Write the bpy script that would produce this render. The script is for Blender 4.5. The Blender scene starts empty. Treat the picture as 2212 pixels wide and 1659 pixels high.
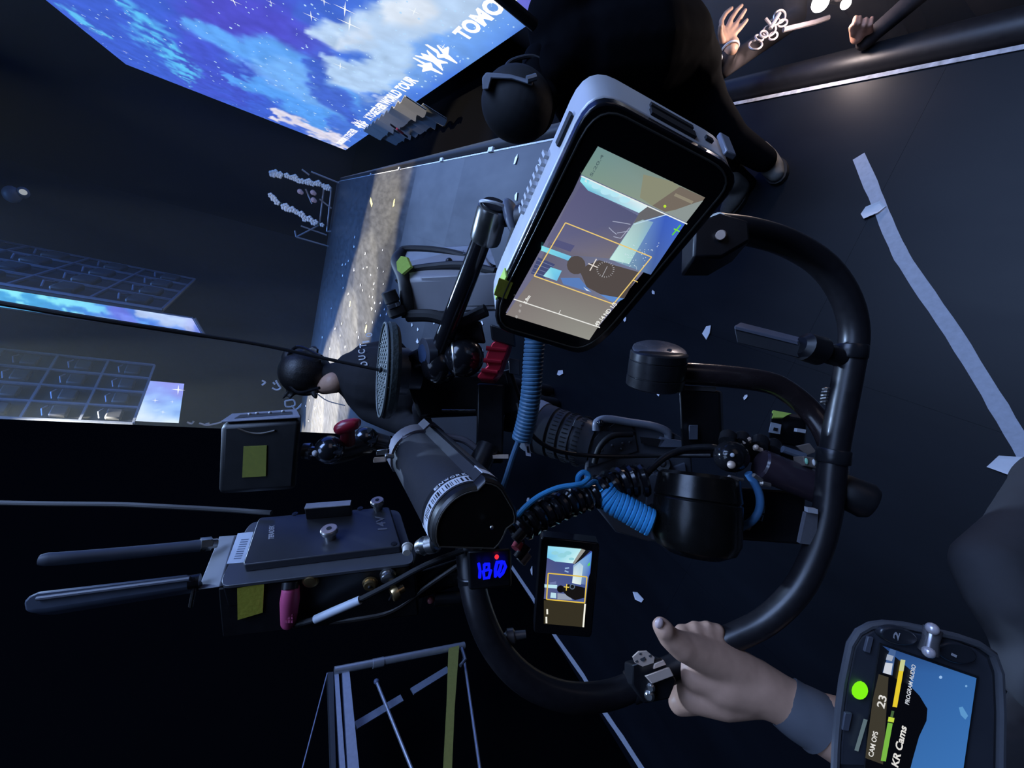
import bpy, bmesh, math, random
import numpy as np
from mathutils import Vector, Matrix
from mathutils.bvhtree import BVHTree

S = bpy.context.scene
COL = S.collection
random.seed(7)
PI = math.pi

# ------------------------------------------------------------------ camera
# world: X across the stage, Y along the runway, Z up, stage floor at z = 0
FPX, CX, CY = 875.0, 1106.0, 829.5
_d = Vector((-184, 1404, 875)).normalized()
_h = Vector((415, -491, 875)); _h -= _d * _h.dot(_d); _h.normalize()
_r = _d.cross(_h)
EYE = Vector((0, 0, 1.95))

def camdir(u, v, w):                       # camera right, down, forward -> world
    c = Vector((-v, u, w))
    return Vector((_r.dot(c), _h.dot(c), -_d.dot(c)))
def ray(x, y): return camdir((x - CX) / FPX, (y - CY) / FPX, 1.0)
def P(x, y, z): return EYE + ray(x, y) * z
def PX(x, y, X): q = ray(x, y); return EYE + q * (X / q.x)
def PY(x, y, Y): q = ray(x, y); return EYE + q * (Y / q.y)
def PZ(x, y, Z=0.0): q = ray(x, y); return EYE + q * ((Z - EYE.z) / q.z)
def proj(w):
    c = w - EYE
    a = Vector((_r.x * c.x + _h.x * c.y - _d.x * c.z, _r.y * c.x + _h.y * c.y - _d.y * c.z, _r.z * c.x + _h.z * c.y - _d.z * c.z))
    return CX + FPX * a.y / a.z, CY - FPX * a.x / a.z, a.z

cam = bpy.data.cameras.new('camera'); camo = bpy.data.objects.new('camera', cam); COL.objects.link(camo)
R_, U_, B_ = camdir(1, 0, 0), camdir(0, -1, 0), camdir(0, 0, -1)
camo.matrix_world = Matrix(((R_.x, U_.x, B_.x, EYE.x), (R_.y, U_.y, B_.y, EYE.y), (R_.z, U_.z, B_.z, EYE.z), (0, 0, 0, 1)))
cam.sensor_fit = 'HORIZONTAL'; cam.sensor_width = 36; cam.lens = 36 * FPX / 2212; cam.clip_start = 0.02; cam.clip_end = 200
S.camera = camo

# ------------------------------------------------------------------ world, lights, exposure
S.view_settings.view_transform = 'Standard'; S.view_settings.look = 'None'
S.view_settings.gamma = 1; S.view_settings.use_curve_mapping = False; S.view_settings.exposure = 0.0
w = bpy.data.worlds.new('dark_hall'); S.world = w; w.use_nodes = True
w.node_tree.nodes['Background'].inputs[0].default_value = (0.10, 0.17, 0.40, 1)
w.node_tree.nodes['Background'].inputs[1].default_value = 0.005

def lamp(name, kind, loc, target, energy, color, **kw):
    l = bpy.data.lights.new(name, kind); l.energy = energy; l.color = color
    for k, v in kw.items(): setattr(l, k, v)
    o = bpy.data.objects.new(name, l); COL.objects.link(o); o.location = loc
    o.rotation_euler = (Vector(target) - Vector(loc)).to_track_quat('-Z', 'Y').to_euler()
    return o
# the big screens over the stage and the blue wash
lamp('overhead_wash', 'AREA', (2.3, 1.3, 6.2), (0, .6, 1.2), 280, (0.36, 0.54, 1.0), shape='RECTANGLE', size=3.0, size_y=3.0)
lamp('top_wash', 'AREA', (-.6, -.4, 8.5), (0, .6, 1.2), 90, (0.38, 0.56, 1.0), shape='RECTANGLE', size=3.0, size_y=3.0)
lamp('house_glow', 'AREA', (4.5, -1.8, 2.2), (0, .5, 1.4), 6, (0.9, 0.78, 0.86), shape='RECTANGLE', size=3.0, size_y=2.0)
lamp('stage_wash', 'AREA', (-6.5, 15, 13.5), (-6.5, 15.2, 0), 1800, (0.14, 0.36, 1.0), shape='RECTANGLE', size=8, size_y=6, spread=1.2)
lamp('added_key_spot', 'SPOT', (-1.2, 4.6, 5.6), tuple(P(1240, 1040, .6)), 1500, (0.42, 0.62, 1.0), spot_size=.22, spot_blend=.7, shadow_soft_size=.12)  # added spot, brightens the camera and lens inside the ring
# the warm light in the crowd
PHONE_AT = P(1778, -12, 1.62)
lamp('crowd_light', 'POINT', PHONE_AT + Vector((-0.08, 0.0, 0.03)), (0, 0, 0), 8.5, (1.0, 0.80, 0.74), shadow_soft_size=0.03)
lamp('added_pool_spot', 'SPOT', (2.2, 9.0, 10.5), (1.3, 6.1, 0), 13000, (0.36, 0.56, 1.0), spot_size=2 * math.atan(3.4 / 10.8), spot_blend=.9, shadow_soft_size=.15)  # added spot, brightens the mid runway floor
# the white beam that crosses the main stage, from a row of fixtures
for i, (x, y, rad, e) in enumerate(((1.3, 10.4, 2.1, 5000), (-0.7, 10.7, 2.3, 6000), (-2.6, 11.4, 2.5, 8500), (-4.6, 12.4, 2.8, 13000), (-6.8, 13.8, 3.3, 18000), (-9.6, 15.8, 4.0, 22000))):
    hgt = 11.0
    lamp('beam_spot', 'SPOT', (x + 0.5, y + 0.8, hgt), (x, y, 0), e * 1.85, (1.0, 0.88, 0.62), spot_size=2 * math.atan(rad / hgt), spot_blend=0.28, shadow_soft_size=0.12)

# ------------------------------------------------------------------ materials
def lin(c):
    return tuple(((v / 255) / 12.92 if v / 255 <= .04045 else ((v / 255 + .055) / 1.055) ** 2.4) for v in c)
_M = {}
def mat(name, col, rough=.5, metal=0., var=.18, scale=60., bump=.0, spec=.5, coat=0.):
    if name in _M: return _M[name]
    m = bpy.data.materials.new(name); m.use_nodes = True; nt = m.node_tree; N, L = nt.nodes, nt.links
    b = N['Principled BSDF']
    tc = N.new('ShaderNodeTexCoord'); nz = N.new('ShaderNodeTexNoise'); nz.inputs['Scale'].default_value = scale; nz.inputs['Detail'].default_value = 4
    L.new(tc.outputs['Object'], nz.inputs['Vector'])
    mx = N.new('ShaderNodeMixRGB'); mx.inputs[1].default_value = tuple(v * (1 - var) for v in col) + (1,); mx.inputs[2].default_value = tuple(min(1, v * (1 + var)) for v in col) + (1,)
    L.new(nz.outputs['Fac'], mx.inputs[0]); L.new(mx.outputs[0], b.inputs['Base Color'])
    mr = N.new('ShaderNodeMapRange'); mr.inputs['To Min'].default_value = max(.05, rough - .08); mr.inputs['To Max'].default_value = min(1, rough + .08)
    L.new(nz.outputs['Fac'], mr.inputs['Value']); L.new(mr.outputs[0], b.inputs['Roughness'])
    b.inputs['Metallic'].default_value = metal; b.inputs['Specular IOR Level'].default_value = spec; b.inputs['Coat Weight'].default_value = coat
    if bump:
        bp = N.new('ShaderNodeBump'); bp.inputs['Strength'].default_value = bump; bp.inputs['Distance'].default_value = .002
        L.new(nz.outputs['Fac'], bp.inputs['Height']); L.new(bp.outputs[0], b.inputs['Normal'])
    _M[name] = m; return m
def glow(name, col, strength=1.):
    if name in _M: return _M[name]
    m = bpy.data.materials.new(name); m.use_nodes = True; nt = m.node_tree; nt.nodes.clear()
    o = nt.nodes.new('ShaderNodeOutputMaterial'); e = nt.nodes.new('ShaderNodeEmission')
    e.inputs[0].default_value = tuple(col) + (1,); e.inputs[1].default_value = strength; nt.links.new(e.outputs[0], o.inputs[0])
    m.cycles.emission_sampling = 'NONE'
    _M[name] = m; return m
def picture_mat(name, strength=1., sampling='NONE'):
    if name in _M: return _M[name]
    m = bpy.data.materials.new(name); m.use_nodes = True; nt = m.node_tree; nt.nodes.clear()
    o = nt.nodes.new('ShaderNodeOutputMaterial'); e = nt.nodes.new('ShaderNodeEmission'); a = nt.nodes.new('ShaderNodeVertexColor'); a.layer_name = 'Col'
    e.inputs[1].default_value = strength; nt.links.new(a.outputs[0], e.inputs[0]); nt.links.new(e.outputs[0], o.inputs[0])
    m.cycles.emission_sampling = sampling
    _M[name] = m; return m

BLACK = mat('black_plastic', (.009, .009, .011), .42, var=.25)
BLACKM = mat('black_anodised_metal', (.020, .020, .023), .30, .35, var=.25, scale=90)
GLOSS = mat('gloss_black', (.010, .010, .012), .16, var=.1)
RUBBER = mat('black_rubber', (.012, .012, .013), .62, var=.2)
DGREY = mat('dark_grey_plastic', (.055, .06, .07), .5, var=.15)
GREY = mat('grey_plastic', (.22, .22, .235), .48, var=.1)
SILVER = mat('silver_painted_metal', (.60, .61, .64), .42, .3, var=.06)
STEEL = mat('bare_steel', (.55, .54, .52), .27, .95, var=.1)
ALU = mat('aluminium_tube', (.52, .54, .58), .36, .7, var=.12, scale=30)
BRASS = mat('brass', (.62, .43, .20), .3, .9)
PINK = mat('pink_plastic', (.62, .10, .24), .42, var=.1)
REDM = mat('red_anodised', (.42, .018, .035), .3, .55, var=.12)
LIME = mat('lime_cloth_tape', (.50, .72, .12), .75, var=.1, scale=200, bump=.2)
YELLOW = mat('yellow_cloth_tape', (.52, .50, .05), .8, var=.1, scale=200, bump=.2)
WHITE = mat('white_label', (.74, .75, .78), .55, var=.05)
INK = mat('black_ink', (.01, .01, .012), .6)
BLUEC = mat('blue_cable', (.05, .34, .70), .38, var=.12)
BLUED = mat('dusty_blue_cable', (.06, .155, .26), .42, var=.12)
SKIN = mat('skin', (.54, .32, .22), .5, var=.10, scale=90, bump=.15)
HAIR = mat('black_hair', (.010, .009, .009), .45, var=.4, scale=150, bump=.4)
CLOTH = mat('black_cloth', (.012, .012, .015), .85, var=.25, scale=80, bump=.3)
JACKET = mat('black_jacket', (.0045, .005, .007), .95, var=.3, scale=25, bump=.3, spec=.05)
GREYC = mat('grey_cloth', (.085, .085, .095), .9, var=.2, scale=120, bump=.3)
SUEDE = mat('grey_suede', (.15, .145, .135), .9, var=.2, scale=60, bump=.3)
PAPER = mat('white_paper', (.80, .82, .86), .7, var=.06)
PAPERY = mat('yellow_tape_mark', (.75, .66, .22), .7, var=.06)
WTAPE = mat('white_gaffer_tape', (.46, .49, .56), .75, var=.22, scale=55, bump=.4)
GLOVE = mat('knuckle_skin', (.55, .38, .33), .5, var=.1, scale=90)

# ------------------------------------------------------------------ mesh building
WL = {}
class MB:
    def __init__(s): s.v, s.f, s.c = [], [], None
    def add(s, vs, fs):
        b = len(s.v); s.v += [Vector(q) for q in vs]; s.f += [tuple(b + i for i in f) for f in fs]; return s
    def ppd(s, o, a, b, c):                # parallelepiped: corner + three neighbouring corners
        o, a, b, c = map(Vector, (o, a, b, c)); A, B, C = a - o, b - o, c - o
        vs = [o, o + A, o + A + B, o + B, o + C, o + A + C, o + A + B + C, o + B + C]
        fs = [(0, 1, 2, 3), (4, 5, 6, 7), (0, 1, 5, 4), (1, 2, 6, 5), (2, 3, 7, 6), (3, 0, 4, 7)]
        return s.add(vs, fs)
    def box(s, c, X, Y, Z):                # centre and half vectors
        c = Vector(c); o = c - X - Y - Z
        return s.ppd(o, o + 2 * X, o + 2 * Y, o + 2 * Z)
    def prism(s, poly, vec, scale=1.):
        n = len(poly); poly = [Vector(p) for p in poly]; c = sum(poly, Vector()) / n
        back = [c + (p - c) * scale + vec for p in poly]
        return s.add(poly + back, [tuple(range(n))] + [tuple(range(2 * n - 1, n - 1, -1))] + [(i, i + n, (i + 1) % n + n, (i + 1) % n) for i in range(n)])
    def tube(s, pts, r, n=12, caps=True, flat=None):
        pts = [Vector(p) for p in pts]; k = len(pts)
        rs = list(r) if isinstance(r, (list, tuple)) else [r] * k
        t0 = (pts[1] - pts[0]).normalized()
        up = t0.orthogonal().normalized() if flat is None else (flat[0] - t0 * flat[0].dot(t0)).normalized()
        vs = []
        for i in range(k):
            t = (pts[min(i + 1, k - 1)] - pts[max(i - 1, 0)]).normalized()
            up = (up - t * up.dot(t)).normalized(); sd = t.cross(up)
            fl = 1. if flat is None else flat[1]
            for j in range(n):
                a = 2 * PI * j / n
                vs.append(pts[i] + up * (math.cos(a) * rs[i] * fl) + sd * (math.sin(a) * rs[i]))
        fs = [(i * n + j, i * n + (j + 1) % n, (i + 1) * n + (j + 1) % n, (i + 1) * n + j) for i in range(k - 1) for j in range(n)]
        if caps: fs += [tuple(range(n - 1, -1, -1)), tuple((k - 1) * n + j for j in range(n))]
        return s.add(vs, fs)
    def lathe(s, p0, p1, prof, n=28):      # profile: (t along axis 0..1, radius); cylinder stack
        p0, p1 = Vector(p0), Vector(p1)
        ax = (p1 - p0).normalized(); up = ax.orthogonal().normalized(); sd = ax.cross(up)
        vs = []
        for t, r in prof:
            c = p0.lerp(p1, t)
            vs += [c + up * (math.cos(2 * PI * j / n) * r) + sd * (math.sin(2 * PI * j / n) * r) for j in range(n)]
        k = len(prof)
        fs = [(i * n + j, i * n + (j + 1) % n, (i + 1) * n + (j + 1) % n, (i + 1) * n + j) for i in range(k - 1) for j in range(n)]
        fs += [tuple(range(n - 1, -1, -1)), tuple((k - 1) * n + j for j in range(n))]
        return s.add(vs, fs)
    def ball(s, c, r, n=16, m=10, ax=None):
        c = Vector(c); ax = ax or (Vector((1, 0, 0)), Vector((0, 1, 0)), Vector((0, 0, 1)))
        rr = r if isinstance(r, (list, tuple)) else (r, r, r)
        vs = [c + ax[2] * rr[2]]
        for i in range(1, m):
            t = PI * i / m
            for j in range(n):
                a = 2 * PI * j / n
                vs.append(c + ax[0] * (rr[0] * math.sin(t) * math.cos(a)) + ax[1] * (rr[1] * math.sin(t) * math.sin(a)) + ax[2] * (rr[2] * math.cos(t)))
        vs.append(c - ax[2] * rr[2])
        fs = [(0, 1 + j, 1 + (j + 1) % n) for j in range(n)]
        for i in range(m - 2):
            fs += [(1 + i * n + j, 1 + (i + 1) * n + j, 1 + (i + 1) * n + (j + 1) % n, 1 + i * n + (j + 1) % n) for j in range(n)]
        e = len(vs) - 1; b = 1 + (m - 2) * n
        fs += [(e, b + (j + 1) % n, b + j) for j in range(n)]
        return s.add(vs, fs)
    def caps(s, a, ra, b, rb, n=14):       # tapered capsule
        a, b = Vector(a), Vector(b); L = (b - a).length or 1e-6
        pr = [(-ra * math.cos(t) / L, max(1e-4, ra * math.sin(t))) for t in (0.02, .4, .8, 1.2)] + [(0, ra), (1, rb)] + [(1 + rb * math.cos(t) / L, max(1e-4, rb * math.sin(t))) for t in (1.2, .8, .4, .02)]
        return s.lathe(a, b, pr, n)
    def chain(s, pts, n=14):               # list of (point, radius)
        for (a, ra), (b, rb) in zip(pts[:-1], pts[1:]): s.caps(a, ra, b, rb, n)
        return s
    def coil(s, pts, R, r, turns, n=7, seg=14):
        pts = smooth(pts, 10); k = len(pts); L = [0]
        for a, b in zip(pts[:-1], pts[1:]): L.append(L[-1] + (b - a).length)
        path = []; tot = turns * seg; up = (pts[1] - pts[0]).orthogonal().normalized(); j = 0
        for i in range(tot + 1):
            q = L[-1] * i / tot
            while j < k - 2 and L[j + 1] < q: j += 1
            f = (q - L[j]) / max(1e-9, L[j + 1] - L[j]); c = pts[j].lerp(pts[j + 1], f)
            t = (pts[j + 1] - pts[j]).normalized(); up = (up - t * up.dot(t)).normalized(); sd = t.cross(up)
            a = 2 * PI * i / seg; path.append(c + up * (math.cos(a) * R) + sd * (math.sin(a) * R))
        return s.tube(path, r, n)
def smooth(pts, k=6):                      # Catmull-Rom
    pts = [Vector(p) for p in pts]; out = []
    q = [2 * pts[0] - pts[1]] + pts + [2 * pts[-1] - pts[-2]]
    for i in range(1, len(q) - 2):
        a, b, c, d = q[i - 1], q[i], q[i + 1], q[i + 2]
        for j in range(k):
            t = j / k
            out.append(.5 * ((2 * b) + (c - a) * t + (2 * a - 5 * b + 4 * c - d) * t * t + (3 * b - a - 3 * c + d) * t ** 3))
    return out + [pts[-1]]
def PP(pts): return [P(*p) for p in pts]

def mesh_of(name, mb, m, sharp=35):
    c = sum(mb.v, Vector()) / len(mb.v)
    me = bpy.data.meshes.new(name); me.from_pydata([tuple(v - c) for v in mb.v], [], mb.f)
    bm = bmesh.new(); bm.from_mesh(me); bmesh.ops.recalc_face_normals(bm, faces=bm.faces); bm.to_mesh(me); bm.free()
    me.polygons.foreach_set('use_smooth', [True] * len(me.polygons))
    me.set_sharp_from_angle(angle=math.radians(sharp))
    if m: me.materials.append(m)
    return me, c
def place(o, c, parent):
    WL[o.name] = Vector(c)
    if parent is not None:
        o.parent = parent; o.location = Vector(c) - WL[parent.name]
    else: o.location = c
def obj(name, mb, m, parent=None, label=None, bevel=0., kind=None, sharp=35):
    me, c = mesh_of(name, mb, m, sharp)
    o = bpy.data.objects.new(name, me); COL.objects.link(o); place(o, c, parent)
    if label: o['label'] = label
    if kind: o['kind'] = kind
    if bevel:
        b = o.modifiers.new('bevel', 'BEVEL'); b.width = bevel; b.segments = 2; b.limit_method = 'ANGLE'; b.angle_limit = math.radians(40)
    return o
def thing(name, loc, label, cat, group=None):
    o = bpy.data.objects.new(name, None); COL.objects.link(o); o.empty_display_size = .05
    WL[o.name] = Vector(loc); o.location = loc
    return tag(o, label, cat, group)
def tag(o, label, cat, group=None):
    o['label'] = label; o['category'] = cat
    if group: o['group'] = group
    return o
def struct(name, mb, m, label=None, parent=None):
    o = obj(name, mb, m, parent, label)
    if parent is None: o['kind'] = 'structure'
    return o
def fuse(name, mb, m, voxel, parent=None, label=None, sm=4):       # one continuous surface from overlapping volumes
    me, c = mesh_of(name, mb, m)
    o = bpy.data.objects.new(name, me); COL.objects.link(o)
    rm = o.modifiers.new('r', 'REMESH'); rm.mode = 'VOXEL'; rm.voxel_size = voxel
    s2 = o.modifiers.new('s', 'SMOOTH'); s2.iterations = sm; s2.factor = .5
    bpy.context.view_layer.update()
    ev = o.evaluated_get(bpy.context.evaluated_depsgraph_get()); nm = bpy.data.meshes.new_from_object(ev)
    o.modifiers.clear(); o.data = nm; nm.name = name; nm.materials.clear(); nm.materials.append(m)
    nm.polygons.foreach_set('use_smooth', [True] * len(nm.polygons))
    place(o, c, parent)
    if label: o['label'] = label
    return o
_txt = {}
def text2d(s, size=1., bold=0.):
    if (s, bold) not in _txt:
        cu = bpy.data.curves.new('t', 'FONT'); cu.body = s; cu.size = 1; cu.resolution_u = 3; cu.offset = bold; cu.align_x = 'LEFT'
        o = bpy.data.objects.new('t', cu); COL.objects.link(o); bpy.context.view_layer.update()
        me = bpy.data.meshes.new_from_object(o.evaluated_get(bpy.context.evaluated_depsgraph_get()))
        _txt[(s, bold)] = ([tuple(v.co[:2]) for v in me.vertices], [tuple(p.vertices) for p in me.polygons])
        bpy.data.objects.remove(o); bpy.data.curves.remove(cu); bpy.data.meshes.remove(me)
    return _txt[(s, bold)]
def text_on(mb, s, O, ex, ey, bold=.02):    # ex = advance direction of the whole text width, ey = cap height vector
    vs, fs = text2d(s, 1, bold)
    xs = [v[0] for v in vs]; ys = [v[1] for v in vs]; x0, x1, y0, y1 = min(xs), max(xs), min(ys), max(ys)
    return mb.add([Vector(O) + ex * ((x - x0) / (x1 - x0)) + ey * ((y - y0) / (y1 - y0)) for x, y in vs], fs)

class Plane:                                # a flat face in the scene: photo points are dropped onto it
    def __init__(s, q, z=None, depths=None):
        if depths is None:
            R = [ray(*p) for p in q]
            A = Matrix(((R[0].x, -R[1].x, R[2].x), (R[0].y, -R[1].y, R[2].y), (R[0].z, -R[1].z, R[2].z)))
            d = list(A.inverted() @ R[3]) + [1.]; k = z / (sum(d) / 4); depths = [v * k for v in d]
        s.c = [P(*p, d) for p, d in zip(q, depths)]
        s.o = sum(s.c, Vector()) / len(s.c)
        s.n = (s.c[1] - s.c[0]).cross(s.c[3] - s.c[0]).normalized()
        if s.n.dot(EYE - s.o) < 0: s.n = -s.n
    def at(s, x, y, w=0.):
        q = ray(x, y); return EYE + q * ((s.o - EYE).dot(s.n) / q.dot(s.n)) + s.n * w
    def poly(s, pts, w=0.): return [s.at(x, y, w) for x, y in pts]
class Paint:                                # flat coloured shapes shown on a screen
    def __init__(s, plane): s.p, s.v, s.f, s.col, s.w = plane, [], [], [], .0004
    def poly(s, pts, col, cols=None):
        b = len(s.v); s.v += s.p.poly(pts, s.w); s.f.append(tuple(range(b, b + len(pts)))); s.w += .00003
        s.col += [lin(c) for c in (cols or [col] * len(pts))]
    def line(s, pts, wd, col):
        for (x0, y0), (x1, y1) in zip(pts[:-1], pts[1:]):
            L = math.hypot(x1 - x0, y1 - y0) or 1; nx, ny = -(y1 - y0) / L * wd / 2, (x1 - x0) / L * wd / 2
            s.poly([(x0 + nx, y0 + ny), (x1 + nx, y1 + ny), (x1 - nx, y1 - ny), (x0 - nx, y0 - ny)], col)
    def disc(s, x, y, r, col, ry=None, n=14): s.poly([(x + r * math.cos(2 * PI * i / n), y + (ry or r) * math.sin(2 * PI * i / n)) for i in range(n)], col)
    def text(s, t, p0, p1, up, col, bold=.02):   # p0->p1 baseline, up = cap height vector in px
        vs, fs = text2d(t, 1, bold); xs = [v[0] for v in vs]; ys = [v[1] for v in vs]; x0, x1, y0, y1 = min(xs), max(xs), min(ys), max(ys)
        b = len(s.v)
        for x, y in vs:
            a, c = (x - x0) / (x1 - x0), (y - y0) / (y1 - y0)
            s.v.append(s.p.at(p0[0] + (p1[0] - p0[0]) * a + up[0] * c, p0[1] + (p1[1] - p0[1]) * a + up[1] * c, s.w)); s.col.append(lin(col))
        s.f += [tuple(b + i for i in f) for f in fs]; s.w += .00003
    def build(s, name, m, parent):
        c = sum(s.v, Vector()) / len(s.v); me = bpy.data.meshes.new(name); me.from_pydata([tuple(v - c) for v in s.v], [], s.f)
        at = me.color_attributes.new('Col', 'FLOAT_COLOR', 'POINT')
        at.data.foreach_set('color', [q for k in s.col for q in (k[0], k[1], k[2], 1.)])
        me.materials.append(m); o = bpy.data.objects.new(name, me); COL.objects.link(o); place(o, c, parent); return o
def grid_picture(name, f, nx, ny, colour, m, parent, px=True):      # f(u,v)->world ; colour(x,y arrays)->linear rgb
    us, vs = np.meshgrid(np.linspace(0, 1, nx + 1), np.linspace(0, 1, ny + 1))
    pts = [f(u, v) for u, v in zip(us.ravel(), vs.ravel())]
    if px: q = np.array([proj(p)[:2] if (p - EYE).dot(-B_) > .05 else (3000, -3000) for p in pts]); rgb = colour(q[:, 0], q[:, 1], us.ravel(), vs.ravel())
    else: rgb = colour(us.ravel(), vs.ravel())
    c = sum(pts, Vector()) / len(pts)
    fs = [(j * (nx + 1) + i, j * (nx + 1) + i + 1, (j + 1) * (nx + 1) + i + 1, (j + 1) * (nx + 1) + i) for j in range(ny) for i in range(nx)]
    me = bpy.data.meshes.new(name); me.from_pydata([tuple(p - c) for p in pts], [], fs)
    at = me.color_attributes.new('Col', 'FLOAT_COLOR', 'POINT')
    at.data.foreach_set('color', np.c_[rgb, np.ones(len(rgb))].astype(np.float32).ravel())
    me.materials.append(m); o = bpy.data.objects.new(name, me); COL.objects.link(o); place(o, c, parent); return o
def linv(c): c = np.asarray(c, float) / 255; return np.where(c <= .04045, c / 12.92, ((c + .055) / 1.055) ** 2.4)
_rng = np.random.RandomState(3); _tab = _rng.rand(64, 64)
def vnoise(x, y):
    xi, yi = np.floor(x).astype(int), np.floor(y).astype(int); fx, fy = x - xi, y - yi; fx, fy = fx * fx * (3 - 2 * fx), fy * fy * (3 - 2 * fy)
    g = lambda a, b: _tab[a % 64, b % 64]
    return (g(xi, yi) * (1 - fx) + g(xi + 1, yi) * fx) * (1 - fy) + (g(xi, yi + 1) * (1 - fx) + g(xi + 1, yi + 1) * fx) * fy
def fbm(x, y, o=5): return sum(vnoise(x * 2 ** i + 17 * i, y * 2 ** i + 31 * i) * .5 ** i for i in range(o)) / (2 - .5 ** (o - 1))
def sst(a, b, x): t = np.clip((x - a) / (b - a), 0, 1); return t * t * (3 - 2 * t)
def blobs(x, y, pts):                       # signed-ish distance ratio to a chain of discs (x,y,r)
    d = np.full(x.shape, 9.)
    for (ax, ay, ar), (bx, by, br) in zip(pts[:-1], pts[1:]):
        vx, vy = bx - ax, by - ay; t = np.clip(((x - ax) * vx + (y - ay) * vy) / (vx * vx + vy * vy + 1e-6), 0, 1)
        d = np.minimum(d, np.hypot(x - ax - vx * t, y - ay - vy * t) / (ar + (br - ar) * t))
    return d
# ================================================================== SETTING
def floor_mat(name, col, rough, var, stretch, metal):
    m = mat(name, col, rough, metal, var=0, scale=1.)
    nt = m.node_tree; N, L = nt.nodes, nt.links; b = N['Principled BSDF']
    tc = N.new('ShaderNodeNewGeometry'); mp = N.new('ShaderNodeMapping'); mp.inputs['Scale'].default_value = stretch
    mp.inputs['Rotation'].default_value = (0, 0, .12)
    L.new(tc.outputs['Position'], mp.inputs[0])
    n1 = N.new('ShaderNodeTexNoise'); n1.inputs['Scale'].default_value = 1.0; n1.inputs['Detail'].default_value = 8; n1.inputs['Roughness'].default_value = .65
    L.new(mp.outputs[0], n1.inputs['Vector'])
    rp = N.new('ShaderNodeValToRGB'); e = rp.color_ramp.elements
    e[0].position = .32; e[0].color = tuple(v * (1 - var) for v in col) + (1,); e[1].position = .68; e[1].color = tuple(v * (1 + var) for v in col) + (1,)
    L.new(n1.outputs['Fac'], rp.inputs[0]); L.new(rp.outputs[0], b.inputs['Base Color'])
    mr = N.new('ShaderNodeMapRange'); mr.inputs['To Min'].default_value = rough - .1; mr.inputs['To Max'].default_value = rough + .12
    L.new(n1.outputs['Fac'], mr.inputs['Value']); L.new(mr.outputs[0], b.inputs['Roughness'])
    return m
FLOOR = floor_mat('stage_floor_paint', (.0055, .0072, .011), .42, .35, (2.2, .7, 1), 0.)
m_ = FLOOR.node_tree.nodes['Principled BSDF'].inputs['Specular IOR Level']; m_.default_value = .2
FLOORM = floor_mat('mid_runway_floor_lit', (.070, .075, .085), .45, .12, (2.2, .7, 1), 0.)  # same floor as the near runway, its lit look put into a lighter colour
FLOOR2 = floor_mat('main_stage_floor_lit', (.060, .063, .070), .45, .30, (7, 1.6, 1), .3)  # same floor again, lightened in colour so the beam reads bright
FLOORN = floor_mat('inner_runway_floor_lit', (.060, .064, .073), .44, .15, (2.2, .7, 1), 0.)  # in-between lightened colour, easing from dark near rows to the lit ones
WALLM = mat('back_wall_black', (.012, .013, .018), .9, var=.12, scale=.5, spec=.05)
DRAPE = mat('black_drape_cloth', (.010, .011, .016), .95, var=.2, scale=6, spec=.05)
PIT = mat('pit_floor_dark', (.004, .004, .005), .95, spec=0.)

fl = struct('floor', MB().prism([(-2.34, -1.5, -.012), (1.11, -1.5, -.012), (1.11, 21.9, -.012), (-17, 21.9, -.012), (-17, 5, -.012), (-2.34, 5, -.012)], Vector((0, 0, -1.2))), BLACK)
def deck(x0, x1, y0, y1):
    g = .0003
    return MB().ppd((x0 + g, y0 + g, -.012), (x1 - g, y0 + g, -.012), (x0 + g, y1 - g, -.012), (x0 + g, y0 + g, 0))
obj('deck_panel', deck(-9.5, -2.34, 5, 5.7), FLOOR, fl); obj('deck_panel', deck(-17, -9.5, 5, 5.7), FLOOR, fl)
ys = [-1.5, .9, 3.3, 5.7, 8.1, 10.5, 12.9, 15.3, 17.7, 20.1, 21.9]
for j in range(len(ys) - 1):
    xs = [1.11, -.04, -1.19, -2.34]
    if ys[j] > 5: xs += [-4.7, -7.1, -9.5, -11.9, -14.3, -17]
    for i in range(len(xs) - 1):
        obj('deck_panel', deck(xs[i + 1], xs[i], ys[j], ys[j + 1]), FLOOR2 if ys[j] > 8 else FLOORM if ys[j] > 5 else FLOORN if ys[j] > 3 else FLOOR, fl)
struct('floor_pit', MB().ppd((-18, -4, -1.4), (8, -4, -1.4), (-18, 28.8, -1.4), (-18, -4, -1.3)), PIT)
struct('wall_back', MB().ppd((-18, 28.6, -1.4), (9, 28.6, -1.4), (-18, 28.6, 15), (-18, 28.8, -1.4)), WALLM)
struct('wall_right', MB().ppd((8, -4, -1.4), (8, 28.6, -1.4), (8, -4, 15), (8.2, -4, -1.4)), mat('far_wall_black', (.003, .0032, .004), .95, spec=0.))
struct('ceiling', MB().ppd((-18, -4, 15), (9, -4, 15), (-18, 28.8, 15), (-18, -4, 15.2)), DRAPE)
struct('wall_left', MB().ppd((-3.2, -3, -1.4), (-3.2, 5.99, -1.4), (-3.2, -3, 9.5), (-3.4, -3, -1.4)), mat('side_wall_black', (.003, .0032, .004), .95, var=.1, scale=2, spec=.0))

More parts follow.
